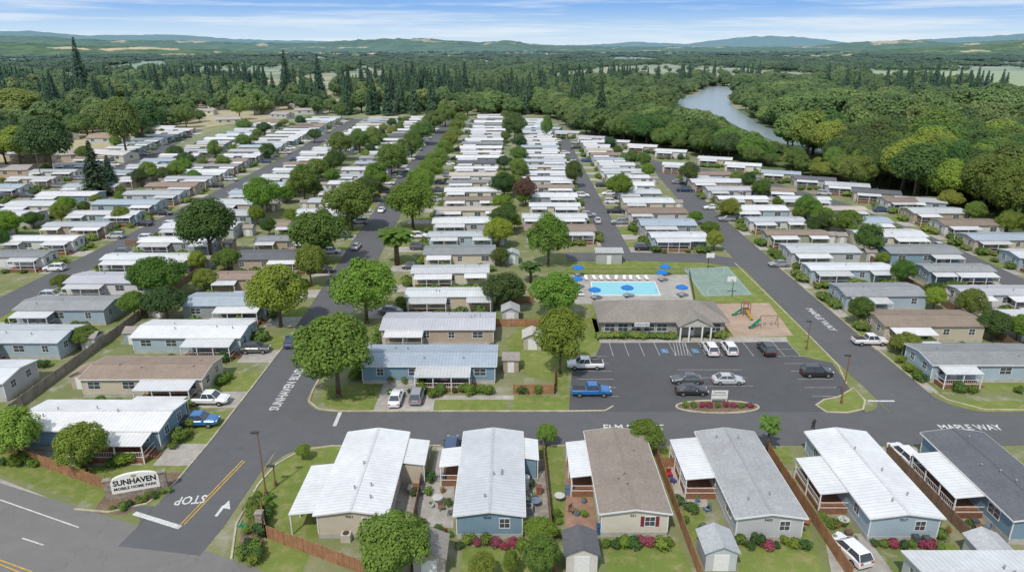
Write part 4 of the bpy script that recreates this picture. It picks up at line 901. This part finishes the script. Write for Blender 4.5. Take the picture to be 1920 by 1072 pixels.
for k,px,py,col,lab in [('ac_unit',650,1012,(.5,.47,.4),'beige air conditioner below the cream corner home'),('tank',985,915,(.55,.56,.58),'white cylindrical tank right of the slate blue home'),('bin',1124,1000,(.03,.12,.3),'blue bin beside the cream brown-roofed home'),('bin',1140,998,(.05,.05,.06),'dark bin right of the blue bin'),('chair',828,955,(.2,.13,.09),'brown garden chair on the concrete patio'),('chair',845,965,(.1,.1,.1),'dark garden chair at the right of the patio'),('chair',1255,893,(.4,.03,.03),'red garden chair in the fenced patio'),('chair',1272,885,(.45,.05,.04),'second red garden chair nearer the porch'),('chair',1262,905,(.1,.1,.3),'dark blue chair in front of the red ones'),('bin',1715,1020,(.1,.12,.12),'dark bin below the pale blue home'),('bin',1735,1022,(.12,.14,.13),'grey-green bin right of the dark bin'),('ac_unit',990,960,(.3,.3,.3),'grey air conditioner right of the slate blue home'),('chair',795,925,(.25,.25,.25),'grey chair at the patio edge by the fence')]: prop(k,*G(px,py),col,lab)
YD=[(-12.3,-10.9,58,72,'first and second bottom homes'),(-9.6,-6.2,58,68,'left patio of the slate blue home'),(1.6,3.5,58,70,'slate blue and cream bottom homes'),(4.8,8.5,57.5,66,'left side of the cream home'),(18.3,22,58,64,'left side of the light grey home'),(30,31.5,58,72,'light grey and pale blue homes'),(32.6,35.5,56,60.5,'left yard of the pale blue home'),(44,46.2,57,70,'pale blue and dark roofed homes'),(47.5,50,56,60,'left yard of the dark roofed home')]
for (xa,xb,ya,yb,nm) in YD:
    for kd in ('pot','pot','chair','table','pot','bin'):
        cc=R.choice([(.3,.12,.07),(.12,.12,.12),(.5,.5,.48),(.15,.2,.3),(.2,.12,.08)]); prop(kd,R.uniform(xa,xb),R.uniform(ya,yb),cc,f'{ {"pot":"potted plant","chair":"garden chair","table":"round garden table","bin":"waste bin"}[kd]} in the yard: {nm}',f'{kd}s in yard, {nm}')
    for k in range(7): hedge(R.uniform(xa,xb) if k%2 else xa+.1,R.uniform(ya,yb),f'shrub in the yard: {nm}',f'shrubs in yard, {nm}',R.choice(['mid','bright','deep','dark']),R.uniform(.7,1.3))
# person
x,y=G(1524,806); t=thing('person','person in dark clothes walking beside Elm Street','person',(x,y,.05))
vs=[(0,0,.92),(0,0,1.15),(0,0,1.4),(0,0,1.52),(0,.0,1.62),(0,0,1.74),(-.1,0,.85),(-.11,.12,.48),(-.11,.2,.06),(.1,0,.85),(.11,-.08,.48),(.11,-.22,.06),(-.2,0,1.38),(-.25,-.08,1.1),(-.25,.05,.86),(.2,0,1.38),(.25,.08,1.1),(.25,.2,.88)]
es=[(0,1),(1,2),(2,3),(3,4),(4,5),(0,6),(6,7),(7,8),(0,9),(9,10),(10,11),(2,12),(12,13),(13,14),(2,15),(15,16),(16,17)]
rd=[.15,.14,.16,.06,.1,.09,.1,.07,.05,.1,.07,.05,.07,.05,.035,.07,.05,.035]
me=bpy.data.meshes.new('body'); me.from_pydata(vs,es,[]); me.materials.append(M['darkmetal']); o=mo('body',me,t); sk=o.modifiers.new('s','SKIN'); o.modifiers.new('d','SUBSURF').levels=1
for i,r_ in enumerate(rd): me.skin_vertices[0].data[i].radius=(r_,r_)
# ---------------------------------------------------------------- woods
LIM=[(0,137),(200,137),(208,135),(244,119),(272,104),(312,81),(350,61),(385,42),(500,24),(560,22)]
def dens(x,y):
    lim=22
    for (a,u),(b,v) in zip(LIM,LIM[1:]):
        if a<=y<b: lim=u+(v-u)*(y-a)/(b-a)
    if y>800 and noise.noise(Vector((x*.0035,y*.0011,13)))>.16: return .03
    if x>lim and x>-20:
        if 430+(y-560)*.22<x<760+(y-560)*.28 and 560<y<1400: return 0
        if y>650 and noise.noise(Vector((x*.004,y*.0018,3)))>.25: return .04
        return .92
    if y>505 and x>-75-(y-505)*.2: return .95 if noise.noise(Vector((x*.006,y*.004,1)))<.3 or y<640 else .08
    if x<-205 or y>505:
        n_=noise.noise(Vector((x*.011,y*.008,7)))
        if y<640: return .03 if n_>.15 else .5
        return 0.04 if noise.noise(Vector((x*.006,y*.0022,9)))>.15 else .95
    return 0
RV=[q for q in RIV if q[0]<1650]
pts={'b':[],'c':[]}; ind=[]
bands=[(120,500,7.8),(500,900,10),(900,1600,14),(1600,3600,27),(3600,7000,60)]
def ok(x,y,h,w):
    for d in (-.22*w,.22*w):
        for k in (0,.5,.85):
            q=PR(x+d,y,h*k)
            if inpoly(q[0],q[1],RV): return False
    return True
for ya,yb,sp in bands:
    y=ya
    while y<yb:
        xm=.8*ZC(y)+25; x=-xm
        while x<xm:
            xx=x+R.uniform(-.45,.45)*sp; yy=y+R.uniform(-.45,.45)*sp; x+=sp
            d=dens(xx,yy)
            if R.random()>d: continue
            if inpoly(xx,yy,rp): continue
            left=xx<-60-yy*.02; cn_v=noise.noise(Vector((xx*.008,yy*.004,20)))
            if yy>480: pc=(.5 if cn_v>.0 else .06) if left else (.35 if cn_v>.18 else .02)
            else: pc=.02
            if 510<yy<640 and xx<30: pc=.42 if noise.noise(Vector((xx*.02,3,8)))>-.15 else .1
            if yy>900: pc=.3 if cn_v>.15 else .01
            con=R.random()<pc and not (xx>60 and yy<600)
            hn=1+.55*noise.noise(Vector((xx*.02,yy*.012,40)))+.35*noise.noise(Vector((xx*.005,yy*.003,50)))
            if con: h=R.uniform(17,31) if yy<900 else R.uniform(13,21); w=h*.38
            else: h=R.uniform(9,17.5)*hn; w=h*R.uniform(.85,1.15)
            if xx>130 and yy<420: h*=1.25; w*=1.1
            if yy>900: h*=.75
            if yy>1600: w*=2.1; h*=.85
            if not ok(xx,yy,h,w):
                h*=.45; w*=.6; con=False
                if not ok(xx,yy,h,w): continue
            e=(xx,yy,h,w,con)
            q=PR(xx,yy,h*.6)
            if yy<470 and -20<q[0]<1940: ind.append(e)
            else: pts['c' if con else 'b'].append(e)
        y+=sp
ind.sort(key=lambda e:e[1] + (0 if dens(e[0]-14,e[1]-12)<.5 else 60))
for e in ind[:150]:
    x,y,h,w,con=e; rt=x>0
    if con: plant('conifer',x,y,h,w,'con','tall dark conifer in the left hand woodland' if not rt else 'dark conifer at the river wood edge','woodland conifers')
    else: plant('broad',x,y,h,w,R.choice(['mid','dark','dark','bright','mid','yellow']),'broadleaf tree at the near edge of the river wood' if rt else 'broadleaf tree in the left hand neighbourhood','river wood edge trees' if rt else 'left neighbourhood trees')
for e in ind[150:]: pts['c' if e[4] else 'b'].append(e)
for px,py,tp in [(160,190,68),(105,200,128),(185,205,138),(215,208,150),(540,185,92),(600,180,100),(680,182,110),(775,185,114),(835,180,118),(872,182,114),(500,190,122),(300,195,118),(735,190,125),(655,190,122)]:
    x,y=G(px,py); v=tp-536; h=H-y*(F*S_+v*C_)/(F*C_-v*S_); plant('conifer',x,y,h,h*.36,'con','very tall dark fir rising above the distant woods','tall firs above the woods')
def scatter(name,L,protos,label,cat,ph,pw):
    parts=[[] for _ in protos]
    for e in L: parts[R.randrange(len(protos))].append(e)
    for pr,E in zip(protos,parts):
        me=bpy.data.meshes.new(name); me.from_pydata([(e[0],e[1],0) for e in E],[],[])
        a=me.attributes.new('sv','FLOAT_VECTOR','POINT'); b=me.attributes.new('rv','FLOAT_VECTOR','POINT'); s=[];r=[]
        for e in E: s+=[e[3]/pw,e[3]/pw,e[2]/ph]; r+=[0,0,R.uniform(0,6.28)]
        a.data.foreach_set('vector',s); b.data.foreach_set('vector',r)
        o=mo(name,me); tag(o,label,cat,None,'stuff')
        ng=bpy.data.node_groups.new(name,'GeometryNodeTree'); ng.interface.new_socket('Geometry',in_out='INPUT',socket_type='NodeSocketGeometry'); ng.interface.new_socket('Geometry',in_out='OUTPUT',socket_type='NodeSocketGeometry')
        gi=ng.nodes.new('NodeGroupInput'); go=ng.nodes.new('NodeGroupOutput'); ip=ng.nodes.new('GeometryNodeInstanceOnPoints'); oi=ng.nodes.new('GeometryNodeObjectInfo'); oi.inputs['Object'].default_value=pr; oi.inputs['As Instance'].default_value=True
        n1=ng.nodes.new('GeometryNodeInputNamedAttribute'); n1.data_type='FLOAT_VECTOR'; n1.inputs[0].default_value='sv'; n2=ng.nodes.new('GeometryNodeInputNamedAttribute'); n2.data_type='FLOAT_VECTOR'; n2.inputs[0].default_value='rv'
        ng.links.new(gi.outputs[0],ip.inputs['Points']); ng.links.new(oi.outputs['Geometry'],ip.inputs['Instance']); ng.links.new(n1.outputs[0],ip.inputs['Scale']); ng.links.new(n2.outputs[0],ip.inputs['Rotation']); ng.links.new(ip.outputs[0],go.inputs[0])
        md=o.modifiers.new('woods','NODES'); md.node_group=ng
def fproto(mb,m_,tr=True):
    if tr:
        tk=MB().tube((0,0,0),(0,0,5),.3,.15,6)
        b=len(mb.v); mb.v+=tk.v; mb.f+=[tuple(i+b for i in f) for f in tk.f]; mb.m+=[1]*len(tk.f)
    return mb.build('wood_tree',[m_,M['trunk']],link=False)
bp=[fproto(crown_broad(80+i,10,4.6,3200,.33,ncl=34,z0=.1,shape=(.3,.8,1.5)[i])[0],M['leaf_f']) for i in range(3)]
cp=[fproto(crown_con(90,20,4,2400,.5),M['leaf_c'])]
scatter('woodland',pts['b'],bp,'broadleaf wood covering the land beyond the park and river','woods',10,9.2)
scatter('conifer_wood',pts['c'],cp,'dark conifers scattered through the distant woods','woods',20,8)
SHR=[s for s in SHR if -40<PR(s[1],s[0])[0]<1960 and PR(s[1],s[0])[1]<1120]
SHR.sort(key=lambda s:s[0])
for (y,x,lab,grp,tone,s) in SHR[:285]: plant('shrub',x,y,s*R.uniform(.8,1.2),s*R.uniform(1.1,1.6),tone,lab,grp)
scatter('garden_shrubs',[(x,y,s*R.uniform(.9,1.4),s*R.uniform(1.3,2.1),0) for (y,x,lab,grp,tone,s) in SHR[285:]],[fproto(shrubmesh(66,40,.12),M['leaf_f'],False)],'small shrubs round the more distant homes','shrubs',.95,1.25)
print('FOREST',len(pts['b']),len(pts['c']),len(ind),len(SHR))
# ---------------------------------------------------------------- hills
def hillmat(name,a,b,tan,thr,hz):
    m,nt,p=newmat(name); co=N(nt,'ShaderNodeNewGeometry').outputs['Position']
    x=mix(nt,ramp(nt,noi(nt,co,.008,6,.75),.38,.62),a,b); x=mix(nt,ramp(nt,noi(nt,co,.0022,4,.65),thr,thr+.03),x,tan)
    x=mix(nt,hz,x,(.20,.33,.42)); nt.links.new(x,p.inputs['Base Color']); p.inputs['Roughness'].default_value=1; p.inputs['Specular IOR Level'].default_value=0  # blue-grey aerial haze painted into the hill colour, fixed amount per ridge
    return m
def ridge(name,prof,D,dep,mt,rough):
    mb=MB(); n=420; rows=12; x0,x1=prof[0][0],prof[-1][0]; grid=[]
    for j in range(rows+1):
        v=j/rows; row=[]
        for i in range(n+1):
            px=x0+(x1-x0)*i/n
            for (a,pa),(b,pb) in zip(prof,prof[1:]):
                if a<=px<=b: py=pa+(pb-pa)*(px-a)/(b-a); break
            y=D+(v-.7)*dep; X=(px-960)/F*(D*C_+H*S_)
            top=H+D*(85.2-py)/F/(C_*C_); top=max(top,3)
            s=math.sin(min(1,v/.7)*math.pi/2)**1.3 if v<.7 else 1-(v-.7)*.8
            z=top*s+noise.noise(Vector((X*.02,y*.02,1)))*rough*s+noise.noise(Vector((X*.0025,y*.003,5)))*top*.3*s*(1-s*.7)
            row.append((X,y,z))
        grid.append(row)
    for j in range(rows):
        for i in range(n): mb.poly([grid[j][i],grid[j][i+1],grid[j+1][i+1],grid[j+1][i]])
    struct(mb.build(name,mt))
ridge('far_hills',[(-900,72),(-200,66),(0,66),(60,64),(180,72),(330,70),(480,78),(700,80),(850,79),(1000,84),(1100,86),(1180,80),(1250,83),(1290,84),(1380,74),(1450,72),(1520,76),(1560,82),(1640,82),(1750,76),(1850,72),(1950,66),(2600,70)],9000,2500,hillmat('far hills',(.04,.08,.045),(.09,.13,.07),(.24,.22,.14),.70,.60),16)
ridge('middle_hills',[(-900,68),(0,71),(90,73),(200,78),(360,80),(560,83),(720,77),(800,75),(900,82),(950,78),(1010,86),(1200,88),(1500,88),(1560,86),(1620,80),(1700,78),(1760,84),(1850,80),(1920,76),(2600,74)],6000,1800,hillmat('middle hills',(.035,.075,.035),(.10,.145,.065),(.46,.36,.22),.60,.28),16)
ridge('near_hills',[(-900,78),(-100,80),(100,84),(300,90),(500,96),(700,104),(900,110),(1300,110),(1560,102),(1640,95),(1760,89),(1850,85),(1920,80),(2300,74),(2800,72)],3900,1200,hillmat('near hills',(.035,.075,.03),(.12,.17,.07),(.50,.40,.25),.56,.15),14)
# ---------------------------------------------------------------- prototypes out, light, world, camera
unlink_protos()
az=math.radians(205); el=math.radians(54)
sd=Vector((math.sin(az)*math.cos(el),math.cos(az)*math.cos(el),math.sin(el)))
sl=bpy.data.lights.new('sun','SUN'); sl.energy=3.2; sl.angle=math.radians(2.0); sl.color=(1,.95,.88); so=bpy.data.objects.new('sun',sl); C.objects.link(so); so.rotation_euler=sd.to_track_quat('Z','Y').to_euler()
w=bpy.data.worlds.new('World'); bpy.context.scene.world=w; w.use_nodes=True; nt=w.node_tree; nt.nodes.clear()
sky=N(nt,'ShaderNodeTexSky',sky_type='NISHITA'); sky.sun_disc=False; sky.sun_elevation=el; sky.sun_rotation=az; sky.altitude=200
b1=N(nt,'ShaderNodeBackground'); nt.links.new(sky.outputs[0],b1.inputs[0]); b1.inputs[1].default_value=.15
tc=N(nt,'ShaderNodeTexCoord'); sp=N(nt,'ShaderNodeSeparateXYZ'); nt.links.new(tc.outputs['Generated'],sp.inputs[0])
r=N(nt,'ShaderNodeValToRGB'); e=r.color_ramp.elements; e[0].position=0; e[0].color=(.66,.80,.91,1); e[1].position=1; e[1].color=(.66,.74,.86,1); e.new(.04).color=(.54,.72,.91,1); e.new(.1).color=(.25,.48,.87,1); e.new(.3).color=(.45,.60,.86,1)
nt.links.new(ramp(nt,sp.outputs['Z'],0,.5),r.inputs[0])
mp=N(nt,'ShaderNodeMapping'); mp.inputs['Scale'].default_value=(2.2,2.2,46); mp.inputs['Rotation'].default_value=(0,.03,0); nt.links.new(tc.outputs['Generated'],mp.inputs[0])
clo=mix(nt,ramp(nt,noi(nt,mp.outputs[0],1.6,6,.62),.46,.70,0,.75),r.outputs[0],(.86,.92,.97))
b2=N(nt,'ShaderNodeBackground'); nt.links.new(clo,b2.inputs[0]); b2.inputs[1].default_value=1
ms=N(nt,'ShaderNodeMixShader'); nt.links.new(ramp(nt,sp.outputs['Z'],.35,.95,0,.5),ms.inputs[0]); nt.links.new(b2.outputs[0],ms.inputs[1]); nt.links.new(b1.outputs[0],ms.inputs[2])
wo=N(nt,'ShaderNodeOutputWorld'); nt.links.new(ms.outputs[0],wo.inputs[0])
cd=bpy.data.cameras.new('camera'); cd.lens=24; cd.sensor_width=36; cd.clip_end=40000; cd.clip_start=.5; co_=bpy.data.objects.new('camera',cd); C.objects.link(co_); co_.location=(0,0,H); co_.rotation_euler=(math.pi/2-TH,0,0)
bpy.context.scene.camera=co_
sc=bpy.context.scene; sc.view_settings.view_transform='Standard'; sc.view_settings.look='None'; sc.view_settings.exposure=0
